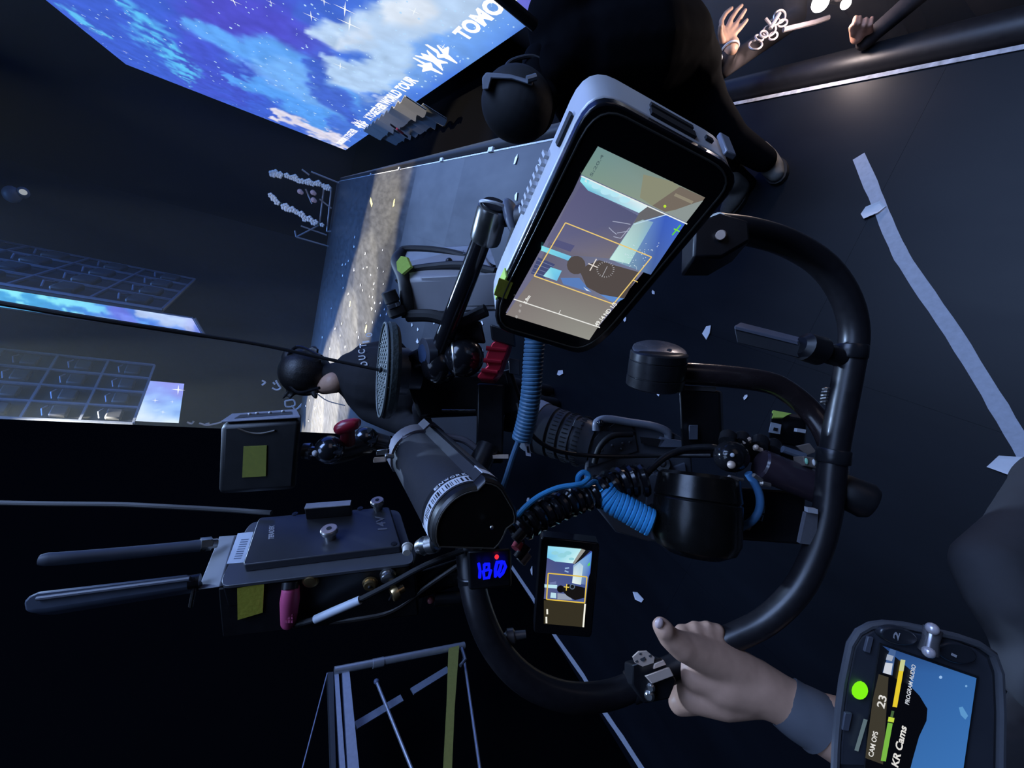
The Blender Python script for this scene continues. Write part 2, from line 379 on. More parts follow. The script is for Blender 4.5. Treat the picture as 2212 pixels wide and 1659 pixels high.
EDGE = mat('chipped_white_edge', (.46, .48, .52), .55, var=.75, scale=45)
struct('trim_1', MB().ppd((1.107, -1.5, -.02), (1.123, -1.5, -.02), (1.105, 21.4, -.02), (1.105, -1.5, .006)), EDGE)
t = thing('barrier', (1.205, 8, -1.3), 'black rounded crowd barrier running along the right edge of the stage', 'barrier')
obj('rail_pad', MB().tube([(1.215, -1.5, -.085), (1.215, 3, -.085), (1.215, 9, -.085), (1.215, 21, -.085)], .075, 24), BLACK, t)
obj('barrier_panel', MB().ppd((1.15, -1.5, -1.3), (1.28, -1.5, -1.3), (1.15, 21, -1.3), (1.15, -1.5, -.1)), BLACKM, t)
clipm = MB()
for y in (4.8, 6.6, 9.4, 12.8): obj('edge_clip', MB().ppd((1.10, y, .004), (1.15, y, .004), (1.10, y + .12, .004), (1.10, y, .03)), EDGE, bpy.data.objects['trim_1'])

# black drape before the back wall, hung in pleats
def drape(name, x0, x1, Y, z0, z1, m, n, amp, label):
    mb = MB(); vs = []
    for i in range(n + 1):
        x = x0 + (x1 - x0) * i / n; y = Y + amp * math.sin(i * 1.9) + amp * .5 * math.sin(i * .7)
        vs += [(x, y, z0), (x, y, z1), (x, y + .06, z0), (x, y + .06, z1)]
    fs = []
    for i in range(n):
        a = 4 * i; fs += [(a, a + 1, a + 5, a + 4), (a + 2, a + 3, a + 7, a + 6), (a, a + 4, a + 6, a + 2), (a + 1, a + 5, a + 7, a + 3)]
    mb.add(vs, fs + [(0, 1, 3, 2), (4 * n, 4 * n + 1, 4 * n + 3, 4 * n + 2)])
    return tag(obj(name, mb, m), label, 'drape')
drape('stage_drape', -1.72, -14, 21.6, .0, 12, DRAPE, 70, .012, 'tall black drape hanging before the back wall of the stage')

# thin haze over the main stage
hm = bpy.data.materials.new('stage_haze'); hm.use_nodes = True; hm.node_tree.nodes.clear()
_o = hm.node_tree.nodes.new('ShaderNodeOutputMaterial'); _v = hm.node_tree.nodes.new('ShaderNodeVolumeScatter')
_v.inputs['Color'].default_value = (.56, .76, 1, 1); _v.inputs['Density'].default_value = .0014; _v.inputs['Anisotropy'].default_value = .2
hm.node_tree.links.new(_v.outputs[0], _o.inputs['Volume'])
hz = obj('haze', MB().ppd((-15.5, 6.4, .02), (3.0, 6.4, .02), (-15.5, 17.8, .02), (-15.5, 6.4, 11.5)), hm, kind='stuff'); hz['label'] = 'thin bluish haze hanging over the main stage'; hz['category'] = 'haze'
hm2 = hm.copy(); hm2.name = 'crowd_haze'
for n_ in hm2.node_tree.nodes:
    if n_.type == 'VOLUME_SCATTER': n_.inputs['Density'].default_value = .15; n_.inputs['Color'].default_value = (.9, .85, .85, 1)
hz = obj('haze', MB().ppd((1.34, .1, -.7), (2.6, .1, -.7), (1.34, 3.0, -.7), (1.34, .1, .9)), hm2, kind='stuff'); hz['label'] = 'warm haze glowing around the phone light in the crowd'; hz['category'] = 'haze'

# ------------------------------------------------------------------ the large slanted LED screen
XL, Y0, Y1, Z0, Z1 = 3.2, 3.0, 28.1, -.72, 8.63
led = thing('led_screen', (XL, 15, Z0), 'huge LED screen of blue starry clouds with white lettering along its lower edge', 'screen')
obj('cabinet', MB().ppd((XL + .02, Y0, Z0), (XL + .02, Y1, Z0), (XL + .02, Y0, Z1), (XL + .3, Y0, Z0)), BLACK, led)
def led_colour(x, y, u, v):
    Yw = Y0 * (Y1 / Y0) ** u; Zw = Z0 + (Z1 - Z0) * v
    nw = (fbm(Yw * .8, Zw * 1.6 + 9) - .5); nb = fbm(Yw * .5 + 40, Zw * .9 + 3) - .5; nf = fbm(Yw * 2.6 + 5, Zw * 4.2 + 70) - .5
    nx, ny = x + nw * 60 + nf * 34, y + nb * 50 + nf * 26
    c = np.empty((len(x), 3)); base = np.array([66, 100, 214.])
    c[:] = base
    def mixin(m, col): c[:] = c * (1 - m[:, None]) + np.array(col) * m[:, None]
    mixin(sst(1.6, .3, blobs(nx, ny, [(470, 10, 90), (640, 70, 70), (700, 90, 40)])) * .8, (86, 78, 204))
    mixin(sst(1.5, .3, blobs(nx, ny, [(430, 140, 60), (520, 190, 40)])) * .7, (72, 84, 205))
    mixin(sst(600, 900, nx + ny * .3) * .85, (78, 128, 222))
    mixin(sst(1.1, .55, blobs(nx, ny, [(400, 50, 16), (480, 85, 30), (570, 120, 46), (690, 190, 52), (745, 230, 40)])), (98, 166, 248))
    mixin(sst(1.1, .5, blobs(nx, ny, [(500, 165, 10), (560, 185, 22), (640, 225, 24), (700, 255, 20)])), (90, 160, 246))
    mixin(sst(1.1, .5, blobs(nx, ny, [(545, 140, 22), (620, 170, 40), (720, 215, 40)])) * .6, (128, 184, 250))
    wv = sst(-.05, .25, nf + .12) 
    mixin(sst(1.1, .5, blobs(nx, ny, [(262, 0, 14), (300, 50, 30), (345, 95, 30), (395, 140, 26), (415, 165, 16)])) * wv, (92, 188, 242))
    mixin(sst(1.1, .5, blobs(nx, ny, [(130, 5, 9), (190, 55, 12), (245, 90, 6)])) * wv, (96, 190, 240))
    # pale cloud
    mixin(sst(1.3, .4, blobs(nx, ny, [(860, 150, 60), (980, 60, 70), (1080, 0, 70)])) * .75, (132, 182, 246))
    mixin(sst(1.08, .72, blobs(nx, ny, [(690, 60, 22), (750, 75, 45), (830, 50, 62), (930, 10, 70), (1010, -10, 50)])), (186, 212, 244))
    mixin(sst(1.08, .6, blobs(nx, ny, [(715, 135, 22), (745, 165, 36), (800, 170, 52), (850, 110, 46)])), (180, 210, 246))
    mixin(sst(1.1, .5, blobs(nx, ny, [(840, 20, 30), (900, 20, 40)])) * .9, (222, 232, 246))
    mixin(sst(1.1, .4, blobs(nx, ny, [(735, 95, 16), (790, 55, 20)])) * .6, (216, 228, 246))
    mixin(sst(1.1, .5, blobs(nx, ny, [(690, 25, 40), (650, 15, 20)])) * .65, (70, 112, 216))
    mixin(sst(1.1, .4, blobs(nx, ny, [(690, 150, 26), (700, 200, 30), (745, 235, 26), (775, 258, 18)])) * .85, (62, 92, 200))
    mixin(sst(1.1, .5, blobs(nx, ny, [(565, 246, 4), (610, 250, 12), (670, 272, 16), (725, 300, 14), (742, 318, 8)])), (226, 222, 240))
    mixin(sst(1.2, .4, blobs(nx, ny, [(1000, 110, 30), (1080, 70, 30), (1130, 40, 20)])) * .6, (112, 166, 246))
    mixin(sst(1.2, .4, blobs(nx, ny, [(1140, 20, 30), (1180, 0, 30)])) * .8, (112, 104, 214))
    mixin(sst(1.1, .4, blobs(nx, ny, [(820, 235, 12), (850, 215, 12)])) * .7, (206, 218, 246))
    c *= (1 + nf * .22)[:, None]
    return linv(np.clip(c, 0, 255))
grid_picture('sky_picture', lambda u, v: Vector((XL, Y0 * (Y1 / Y0) ** u, Z0 + (Z1 - Z0) * v)), 190, 110, led_colour, picture_mat('led_picture', 1.0, 'AUTO'), led)
rs = random.Random(11); st = MB()
def led_at(x, y, dx=.004): return PX(x, y, XL - dx)
n = 0
while n < 330:
    x, y = rs.uniform(130, 1190), rs.uniform(0, 330)
    if y > 325 - (x - 748) * .72 and x > 748: continue
    c = led_at(x, y)
    if not (Y0 < c.y < Y1 and Z0 + .05 < c.z < Z1 - .05): continue
    n += 1; Zd = proj(c)[2]; r = rs.choice((1.0, 1.2, 1.5, 1.9, 2.6)) * Zd / FPX
    st.add([c + Vector((0, math.cos(a) * r * 1.9, math.sin(a) * r * 1.1)) for a in (0, 1.05, 2.1, 3.14, 4.19, 5.24)], [(0, 1, 2, 3, 4, 5)])
obj('star_field', st, glow('star_white', lin((186, 222, 255)), 1.), led, kind='stuff')
def star4(x, y, L, wdt=.10):
    c = led_at(x, y, .006); Zd = proj(c)[2]; R = L * Zd / FPX; vs = []
    for i in range(8):
        a = i * PI / 4 + .15; q = R * (1 if i % 2 == 0 else wdt)
        vs.append(c + Vector((0, -math.cos(a) * q * 1.7, math.sin(a) * q)))
    return MB().add(vs, [tuple(range(8))])
for x, y, L in ((745, 20, 24), (672, 35, 17), (755, 52, 26), (895, 25, 14), (735, 143, 16), (585, 5, 10), (505, 3, 16), (700, 3, 14), (232, 38, 6), (200, 62, 7), (957, 101, 12), (490, 127, 6), (270, 112, 7)):
    obj('star_sparkle', star4(x, y, L), glow('sparkle_white', (.92, .97, 1), 1.), led)
LET = glow('letter_white', (1, 1, 1), 1.15)
for Ys, wd in ((8.0, 'TOMORROW X TOGETHER'), (17.35, 'X TOGETHER WORLD TOUR'), (26.7, 'TOMORROW X TOGETHER')):
    obj('lettering', text_on(MB(), wd, Vector((XL - .008, Ys, -.345)), Vector((0, -6.36, 0)), Vector((0, 0, .28)), .045), LET, led)
EM = [[(345, 335), (400, 330), (600, 440), (660, 530), (710, 520), (590, 370), (585, 340), (620, 350), (700, 425), (810, 372), (835, 400), (815, 530), (1000, 700), (985, 718), (730, 598), (620, 605), (590, 575), (585, 510)],
      [(100, 600), (130, 590), (360, 700), (470, 690), (495, 740), (505, 790), (700, 910), (695, 935), (470, 845), (300, 880), (290, 860), (310, 795), (190, 745), (210, 725), (330, 740)],
      [(140, 560), (170, 545), (325, 575), (265, 515), (280, 500), (420, 545), (445, 575), (380, 460), (395, 440), (600, 620), (800, 685), (805, 710), (665, 715), (715, 845), (700, 858), (500, 685), (330, 630)]]
for off in (0, 9.35):
    mb = MB()
    for pl in EM:
        pts = [led_at(880 + .1085 * x, 60 + .1085 * y, .008) + Vector((0, off, 0)) for x, y in pl]; mb.add(pts, [tuple(range(len(pts)))])
    obj('star_emblem', mb, LET, led)

# grey swags under it
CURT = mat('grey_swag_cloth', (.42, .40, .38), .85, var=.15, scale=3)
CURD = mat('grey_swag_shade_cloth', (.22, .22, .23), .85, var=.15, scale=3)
def skirt(name, x, y0, y1, z0, z1, m, parent, n=44):
    vs, fs = [], []
    for i in range(n + 1):
        yy = y0 + (y1 - y0) * i / n; ph = i / n * 7; sag = abs(math.sin(ph * PI)) * .10
        xx = x + .05 * math.sin(i * 1.3)
        vs += [(xx, yy, z1), (xx - .06, yy, z0 - sag), (xx + .02, yy, z1), (xx - .04, yy, z0 - sag)]
    for i in range(n):
        a = 4 * i; fs += [(a, a + 1, a + 5, a + 4), (a + 2, a + 6, a + 7, a + 3), (a + 1, a + 3, a + 7, a + 5), (a, a + 4, a + 6, a + 2)]
    return obj(name, MB().add(vs, fs), m, parent)
t = thing('stage_skirt', (2.6, 13, -1.2), 'pale grey pleated skirt lit below the corner of the huge LED screen', 'drape')
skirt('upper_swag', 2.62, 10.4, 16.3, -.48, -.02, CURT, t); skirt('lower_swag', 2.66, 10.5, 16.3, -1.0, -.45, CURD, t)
lamp('added_skirt_spot', 'SPOT', (1.4, 13.0, 3.2), (2.62, 13.1, -.5), 170, (1.0, .93, .82), spot_size=.72, spot_blend=1., shadow_soft_size=.1)  # added lamp standing in for beam spill on the swags
tag(obj('light_wand', MB().tube([PX(844, 269, 2.5), PX(880, 296, 2.5)], .026, 8), BLACK), 'thin black wand with a red tip before the grey stage skirt', 'wand')
obj('wand_tip', MB().tube([PX(857, 278, 2.45), PX(870, 288, 2.45)], .030, 8), mat('red_tip', (.75, .06, .10), .5), bpy.data.objects['light_wand'])

# ------------------------------------------------------------------ hanging screens and lattices far upstage
LATT = mat('lattice_metal', (.13, .155, .22), .45, .3, var=.2, scale=8)
CELL = mat('lattice_cell_dark', (.02, .023, .032), .6, var=.3, scale=3)
def hang(name, pa, pb, Y, hgt, label, cat):      # vertical panel over a bottom edge given by two far corners at one height
    a = PY(*pa, Y); b = PZ(*pb, a.z); return a, b, Vector((0, 0, hgt)), thing(name, (a + b) / 2, label, cat)
def lattice(name, pa, pb, Y, hgt, rows, cols, label, bar=.075):
    a, b, up, t = hang(name, pa, pb, Y, hgt, label, 'lattice'); e = (b - a); nn = e.cross(up).normalized()
    if nn.dot(EYE - a) < 0: nn = -nn
    obj('backing', MB().ppd(a - nn * .06, b - nn * .06, a + up - nn * .06, a - nn * .12), CELL, t)
    for i in range(cols + 1):
        q = a + e * (i / cols); obj('upright', MB().box(q + up / 2, up / 2, e.normalized() * bar * .5, nn * bar * .5), LATT, t)
    for j in range(rows + 1):
        q = a + up * (j / rows); obj('rung', MB().box(q + e / 2, e / 2, Vector((0, 0, bar * .45)), nn * bar * .45), LATT, t)
    for j in range(rows):
        for i in range(cols):
            q = a + e * ((i + .5) / cols) + up * ((j + .42) / rows)
            obj('power_box', MB().box(q - nn * .02, e * (.30 / cols), up * (.16 / rows), nn * .10), CELL, t, bevel=.05)
            obj('handle', MB().tube([q + e * (-.28 / cols) + up * (.25 / rows), q + up * (.30 / rows) + nn * .09, q + e * (.28 / cols) + up * (.25 / rows)], .028, 6), LATT, t)
    return t
lattice('screen_rear_lattice', (334, 789), (287, 915), 20.2, 5.5, 4, 4, 'lower dark lattice of LED cabinet backs hanging beside the small bright screen')
lattice('screen_rear_lattice', (421, 603), (350, 668), 20.2, 6.0, 4, 4, 'upper dark lattice of LED cabinet backs hanging above the narrow bright strip', .06)
a, b, up = PY(414, 686, 20.8), PY(437, 725, 20.8), Vector((0, 0, 8.0)); t = thing('strip_screen', (a + b) / 2, 'narrow bright LED strip of turquoise sky hanging at far left', 'screen')
obj('cabinet', MB().ppd(a + Vector((0, .02, 0)), b + Vector((0, .02, 0)), a + up + Vector((0, .02, 0)), a + Vector((0, .2, 0))), BLACK, t)
def strip_col(x, y, u, v):
    n1 = fbm(u * 2 + 3, v * 9) ; n2 = fbm(u * 4 + 30, v * 22 + 7)
    c = np.empty((len(x), 3)); c[:] = (80, 128, 226)
    def mixin(m, col): c[:] = c * (1 - m[:, None]) + np.array(col) * m[:, None]
    mixin(sst(300, 60, x + (n1 - .5) * 160) * .8, (74, 176, 226)); mixin(sst(.5, .62, n2) * sst(420, 100, x), (128, 218, 236))
    mixin(sst(1.1, .4, blobs(x + (n1 - .5) * 60, y + (n2 - .5) * 30, [(170, 690, 10), (220, 700, 22), (260, 706, 14)])), (222, 240, 248))
    mixin(sst(1.1, .4, blobs(x, y + (n2 - .5) * 30, [(300, 672, 12), (370, 690, 20), (410, 700, 18)])) * .8, (206, 222, 250))
    mixin(sst(1.1, .3, blobs(x, y, [(250, 668, 25), (290, 700, 14)])) * .7, (112, 112, 222)); mixin(sst(380, 440, x + y * .1 - 70) * .5, (150, 140, 228))
    return linv(np.clip(c * (.9 + .25 * n2)[:, None], 0, 255))
grid_picture('sky_picture', lambda u, v: a + (b - a) * u + up * v, 10, 90, strip_col, picture_mat('small_led_picture', 1.), t)
frm = MB()
for q in (a, b): frm.tube([q + Vector((0, -.03, -.05)), q + up + Vector((0, -.03, 0))], .03, 6)
obj('strip_frame', frm.tube([a + Vector((0, -.03, -.1)), b + Vector((0, -.03, -.1))], .06, 6), LATT, t)
a2, b2, up2 = PY(398, 829, 21.0), PY(386, 914, 21.0), Vector((0, 0, 3.2)); t2 = thing('small_screen', (a2 + b2) / 2, 'small bright LED panel of pale blue sky at far left', 'screen')
for q_ in (a2, b2): obj('hanging_cable', MB().tube([q_ + up2 + Vector((0, .1, -.02)), Vector((q_.x, q_.y + .1, 15.0))], .012, 6), BLACK, t2)
obj('cabinet', MB().ppd(a2 + Vector((0, .02, 0)), b2 + Vector((0, .02, 0)), a2 + up2 + Vector((0, .02, 0)), a2 + Vector((0, .2, 0))), BLACK, t2)
def small_col(x, y, u, v):
    n1 = fbm(u * 4 + 3, v * 4)
    c = np.empty((len(x), 3)); c[:] = (120, 176, 246)
    def mixin(m, col): c[:] = c * (1 - m[:, None]) + np.array(col) * m[:, None]
    mixin(sst(.9, .0, u + (n1 - .5)) * sst(.9, .1, v) * .9, (150, 150, 238)); mixin(sst(.3, 1.2, u * .8 + v * .6 + (n1 - .5)), (214, 230, 254))
    return linv(np.clip(c * (.9 + .2 * n1)[:, None], 0, 255))
grid_picture('sky_picture', lambda u, v: a2 + (b2 - a2) * u + up2 * v, 20, 20, small_col, picture_mat('small_led_picture', 1.), t2)
for x, y, L in ((385, 842, 12), (335, 865, 6), (372, 868, 4), (352, 890, 5)):
    c = PY(x, y, 20.97); R = L * proj(c)[2] / FPX
    obj('star_sparkle', MB().add([c + Vector((math.cos(i * PI / 4) * R * (1 if i % 2 == 0 else .14), 0, math.sin(i * PI / 4) * R * (1 if i % 2 == 0 else .14))) for i in range(8)], [tuple(range(8))]), glow('sparkle_white', (.92, .97, 1)), t2)

# ------------------------------------------------------------------ flower truss at the end of the runway
t = thing('flower_truss', PY(725, 450, 21), 'small truss stand with two rising garlands of white flowers at the far stage corner', 'truss')
bars = [((672, 371), (741, 399)), ((741, 399), (724, 536)), ((716, 405), (706, 500)), ((690, 486), (640, 512)), ((640, 512), (706, 531)), ((650, 488), (706, 508)), ((690, 430), (716, 450)), ((660, 408), (674, 440)), ((640, 512), (637, 498)), ((706, 500), (722, 500)), ((724, 536), (706, 531)), ((700, 404), (690, 486)), ((652, 366), (668, 378))]
for p, q in bars: obj('truss_bar', MB().tube([PY(*p, 21), PY(*q, 21)], .035, 6), mat('truss_grey', (.34, .34, .36), .4, .5), t)
FLW = mat('white_petal', (.80, .82, .80), .7, var=.1); FLP = mat('pinkish_bits', (.60, .42, .42), .7); LEAF = mat('dark_leaf', (.05, .08, .05), .7)
for q in ([(590, 375), (615, 381), (640, 386), (665, 394), (690, 400), (706, 405)], [(582, 420), (602, 436), (622, 450), (642, 460), (665, 475), (692, 486)]):
    gp = smooth([PY(*p, 20.9) for p in q], 4); obj('garland', MB().tube(gp, .05, 6), LEAF, t)
    for i, c in enumerate(gp):
        if i % 6 == 5: continue
        k = .085 + .05 * rs.random(); mb = MB(); c = c + Vector((rs.uniform(-.06, .06), -.06, rs.uniform(-.08, .08)))
        for j in range(5): mb.ball(c + Vector((math.cos(j * 1.26) * k * .6, 0, math.sin(j * 1.26) * k * .6)), k * .55, 6, 4)
        obj('flower', mb, FLW, t)
for p in ((648, 414), (676, 416), (677, 432)): obj('flower', MB().ball(PY(*p, 20.9), .11, 7, 5).ball(PY(p[0] + 3, p[1] + 2, 20.9), .09, 7, 5), FLP, t)  # pinkish bits standing in for a small figure in the truss
lamp('flower_light', 'SPOT', (-1, 16, 5.5), tuple(PY(650, 430, 21)), 260, (1, .97, .9), spot_size=.42, spot_blend=.6, shadow_soft_size=.1)

# white wire decorations behind the far performer
WIRE = mat('white_wire', (.70, .68, .70), .5)
for lab, q in (('white curled wire ornament standing left of the headset person, upper of two', [[(566, 822), (573, 826), (566, 832)], [(596, 822), (602, 832), (606, 838), (598, 842), (588, 838)], [(590, 826), (594, 830)]]),
               ('white wire ornament with a small box shape beside the beam on the floor', [[(616, 866), (634, 864), (636, 876), (618, 878), (616, 866)], [(630, 876), (640, 884), (655, 870), (668, 866)], [(640, 884), (650, 878)]]),
               ('low glittering white ornament along the stage foot by the small screen', [[(404, 912), (414, 915), (418, 910)], [(430, 914), (446, 918), (462, 916), (478, 912)], [(440, 918), (452, 914)]])):
    mb = MB()
    for pl in q: mb.tube(smooth([PY(*p, 21.53) for p in pl], 4), .045, 6)
    tag(obj('wire_ornament', mb, WIRE), lab, 'ornament')
lm = thing('stage_lamp', PY(30, 415, 20), 'dim pair of small lamp heads hanging high at the far upper left', 'lamp')
for p, k in (((26, 420), .22), ((50, 416), .15)): obj('lamp_head', MB().ball(PY(*p, 20), (k * 1.2, k, k), 12, 8), mat('lamp_shell', (.10, .11, .13), .5), lm)
obj('lamp_lens', MB().ball(PY(50, 415, 19.85), .09, 10, 6), glow('dim_lens', (.30, .33, .36), 1.), lm)

# ------------------------------------------------------------------ tape on the stage floor
def strip(name, pts, wd, m, h=.0022, parent=None):
    pts = [PZ(*p) for p in pts]; vs, fs = [], []
    for i, p in enumerate(pts):
        t_ = (pts[min(i + 1, len(pts) - 1)] - pts[max(i - 1, 0)]); sd = Vector((-t_.y, t_.x, 0)).normalized() * (wd / 2 * rs.uniform(.93, 1.06))
        vs += [p - sd + Vector((0, 0, .0004)), p + sd + Vector((0, 0, .0004)), p + sd + Vector((0, 0, h)), p - sd + Vector((0, 0, h))]
    for i in range(len(pts) - 1):
        a_ = 4 * i; fs += [(a_ + 2, a_ + 3, a_ + 7, a_ + 6), (a_, a_ + 4, a_ + 7, a_ + 3), (a_ + 1, a_ + 2, a_ + 6, a_ + 5), (a_, a_ + 1, a_ + 5, a_ + 4)]
    e = 4 * (len(pts) - 1)
    return obj(name, MB().add(vs, fs + [(0, 1, 2, 3), (e, e + 1, e + 2, e + 3)]), m, parent)
def subdiv(q, k): 
    out = []
    for (x0, y0), (x1, y1) in zip(q[:-1], q[1:]): out += [(x0 + (x1 - x0) * i / k, y0 + (y1 - y0) * i / k) for i in range(k)]
    return out + [q[-1]]
tag(strip('floor_tape', subdiv([(1855, 338), (1890, 420), (1922, 500), (1948, 555), (1984, 610), (2060, 720), (2140, 850), (2206, 962), (2260, 1060)], 4), .042, WTAPE), 'wide worn white tape line laid across the floor at right', 'tape')
tag(strip('floor_tape', subdiv([(1106, 1225), (1150, 1290), (1200, 1375), (1260, 1460), (1300, 1530), (1345, 1595), (1390, 1665)], 3), .036, WTAPE), 'thin white tape line along the left stage edge seen through the ring', 'tape')
tag(strip('floor_tape', [(800, 430), (804, 444)], .10, PAPERY), 'short yellow tape mark in the beam, upper left of a far pair', 'tape')
tag(strip('floor_tape', [(852, 431), (850, 446)], .10, PAPERY), 'short yellow tape mark in the beam, right one of a far pair', 'tape')
tag(strip('floor_tape', [(757, 651), (755, 662)], .13, PAPERY), 'short yellow tape mark in the beam left of the wireless transmitter', 'tape')
tag(strip('floor_tape', [(792, 703), (789, 718)], .13, PAPERY), 'short yellow tape mark in the beam just above the round disc', 'tape')

# ------------------------------------------------------------------ confetti
def confetti(x, y, px, lab, group=None, seed=0, m=None, ang=None, k=None):
    r_ = random.Random(seed); c = PZ(x, y, .003); R = px * proj(c)[2] / FPX / 2; n_ = r_.choice((5, 6, 7)); a0 = r_.random() * 6 if ang is None else ang
    top, bot = [], []
    el = 1.7 if k is None else k
    for i in range(n_):
        a_ = 2 * PI * i / n_; q = R * r_.uniform(.7, 1.15); px_, py_ = math.cos(a_) * q * el, math.sin(a_) * q
        X, Y = px_ * math.cos(a0) - py_ * math.sin(a0), px_ * math.sin(a0) + py_ * math.cos(a0)
        z = .004 + abs(py_) * r_.uniform(.1, .9) * .6
        top.append((c.x + X, c.y + Y, c.z + z + .0012)); bot.append((c.x + X, c.y + Y, c.z + z - .0012 if i else .003))
    top.append((c.x, c.y, c.z + .0035)); 
    fs = [(i, (i + 1) % n_, n_) for i in range(n_)] + [(i, i + n_ + 1, (i + 1) % n_ + n_ + 1, (i + 1) % n_) for i in range(n_)] + [tuple(range(n_ + 1, 2 * n_ + 1))]
    return tag(obj('confetti_scrap', MB().add(top + bot, fs), m or PAPER), lab, 'confetti', group)
for i, (x, y, s, lab) in enumerate(((1530, 716, 20, 'pale paper scrap on the floor left of the flat black bar'), (1211, 806, 15, 'small white paper scrap right of the hanging blue coil'),
        (1116, 345, 13, 'white paper scrap near the stage edge, nearest the trim'), (1165, 362, 16, 'white paper scrap on the floor at the monitor top left side'),
        (1116, 426, 13, 'white paper scrap above the chrome arm end'), (1351, 690, 9, 'tiny white scrap below the lower right monitor edge'),
        (1381, 1290, 20, 'curved pale blue paper scrap on dark floor above the hand'), (1886, 455, 30, 'crumpled white scrap stuck to the wide floor tape'),
        (2186, 1006, 44, 'large heart shaped paper scrap at the far right'), (1423, 850, 8, 'tiny white scrap beneath the gimbal motor'),
        (1612, 858, 8, 'tiny grey scrap under the gimbal arm'), (1150, 1234, 11, 'small grey scrap above the lower end of the thin tape'),
        (1412, 632, 7, 'tiny white scrap right of the monitor screen corner'), (1142, 1080, 10, 'small blue white scrap beside the black coiled cable'))):
    confetti(x, y, s, lab, None, i * 7 + 1)
spots = [(645, 113), (855, 208), (725, 235), (598, 290), (640, 350), (710, 345), (738, 335), (818, 342), (860, 370), (765, 395), (790, 460), (860, 462), (705, 510), (785, 500), (560, 490), (598, 535), (755, 555), (780, 560), (795, 605), (838, 603), (775, 650), (800, 665), (838, 695), (868, 650), (883, 685), (930, 715), (730, 750), (780, 748), (500, 795), (550, 755), (538, 845), (675, 860), (690, 915), (575, 930), (460, 945), (403, 860), (470, 640), (555, 400), (640, 185), (553, 318), (577, 315), (640, 360), (770, 640), (690, 470), (660, 820), (330, 1230), (310, 1330), (350, 1390), (280, 1370), (420, 1310), (300, 1480), (390, 1450)]
for i, (x, y) in enumerate(spots):
    confetti(580 + x * .2893, 480 + y * .2893, rs.uniform(4.0, 6.5), 'tiny bright paper scrap lying in the white light beam on the stage floor', 'scraps in the beam', 100 + i, m=PAPER, ang=1.57, k=1.6)
dim = [(1075, 768), (1118, 800), (1095, 690), (1190, 690), (1238, 745), (1450, 762), (1475, 845), (1530, 872), (1593, 862), (1598, 755), (1118, 887), (1600, 960), (1560, 800)]
for i, (x, y) in enumerate(dim):
    confetti(580 + x * .2893, 480 + y * .2893, rs.uniform(7, 10), 'small pale scrap on the floor between disc and monitor, just outside the beam', 'scraps beside the beam', 200 + i, ang=1.4)
# ================================================================== PEOPLE
def person(label, loc): return thing('person', loc, label, 'person')
V3 = Vector
# --- performer seen from behind, in front of the beam
c0 = P(870, 830, 2.2)
pa = person('person in black shirt with white arched back lettering and a headset, seen from behind', PZ(1190, 865))
body = MB()
body.ball(P(662, 806, 2.15), (.112, .122, .122), 20, 14)
body.chain([(P(700, 808, 2.15), .062), (P(738, 812, 2.17), .062)])
body.chain([(P(752, 800, 2.19), .07), (P(775, 812, 2.2), .14), (P(815, 822, 2.2), .19), (P(870, 830, 2.22), .195), (P(930, 835, 2.28), .165), (P(985, 840, 2.34), .165)])
body.chain([(P(757, 790, 2.2), .055), (P(790, 770, 2.22), .072)])
body.chain([(P(775, 855, 2.2), .075), (P(800, 885, 2.16), .07), (P(868, 918, 2.14), .058), (P(915, 915, 2.02), .046), (P(905, 880, 1.92), .036)])
body.chain([(P(790, 770, 2.22), .07), (P(850, 750, 2.34), .055), (P(880, 775, 2.45), .042)])
for dy, kx in ((-16, 0), (16, 14)):
    body.chain([(P(990, 842 + dy, 2.36), .10), (P(1080 + kx, 850 + dy, 2.62), .075), (PZ(1182 + kx, 858 + dy * .9, .05), .05)])
skinA = fuse('body', body, CLOTH, .013, pa)
hd = MB().ball(P(660, 805, 2.148), (.124, .128, .132), 20, 14)
for a_ in range(26):
    r_ = random.Random(a_); hd.caps(P(640 + r_.uniform(-22, 40), 790 + r_.uniform(-38, 45), 2.10), .018, P(640 + r_.uniform(-30, 55), 800 + r_.uniform(-55, 60), 2.09), .008, 6)
hd.ball(P(632, 775, 2.12), .055, 12, 8); hd.caps(P(675, 838, 2.1), .03, P(682, 858, 2.08), .012, 8)
fuse('hair', hd, HAIR, .008, pa)
nk = MB().chain([(P(700, 832, 2.135), .05), (P(722, 826, 2.12), .058)]); fuse('neck_skin', nk, SKIN, .008, pa)
hs = MB().tube(smooth([P(694, 770, 2.02), P(640, 750, 2.06), P(612, 800, 2.08), P(640, 846, 2.04), P(690, 838, 2.0)], 8), .008, 8)
obj('headset_band', hs, GLOSS, pa); obj('headset_wire', MB().tube(smooth([P(684, 850, 2.03), P(708, 866, 2.03), P(745, 876, 2.02)], 6), .003, 6), GREY, pa)
bx = BVHTree.FromObject(skinA, bpy.context.evaluated_depsgraph_get()); off = WL['body']
def onbody(x, y):
    h_ = bx.ray_cast(EYE - off, ray(x, y).normalized()); return (h_[0] + off - ray(x, y) * .006) if h_[0] else P(x, y, 2.0)
ltr = MB()
arc = [(794, 789), (790, 776), (789, 763), (792, 750), (798, 739), (805, 727)]
for ch, (x, y) in zip('DUCTIO', arc):
    O = onbody(x, y); d_ = proj(O)[2]
    text_on(ltr, ch, O, camdir(-.12, -1, 0) * (9 * d_ / FPX if ch != 'I' else 3.5 * d_ / FPX), camdir(-1, .12, 0) * (15 * d_ / FPX), .02)
obj('back_lettering', ltr, mat('white_print', (.72, .74, .78), .6), pa)

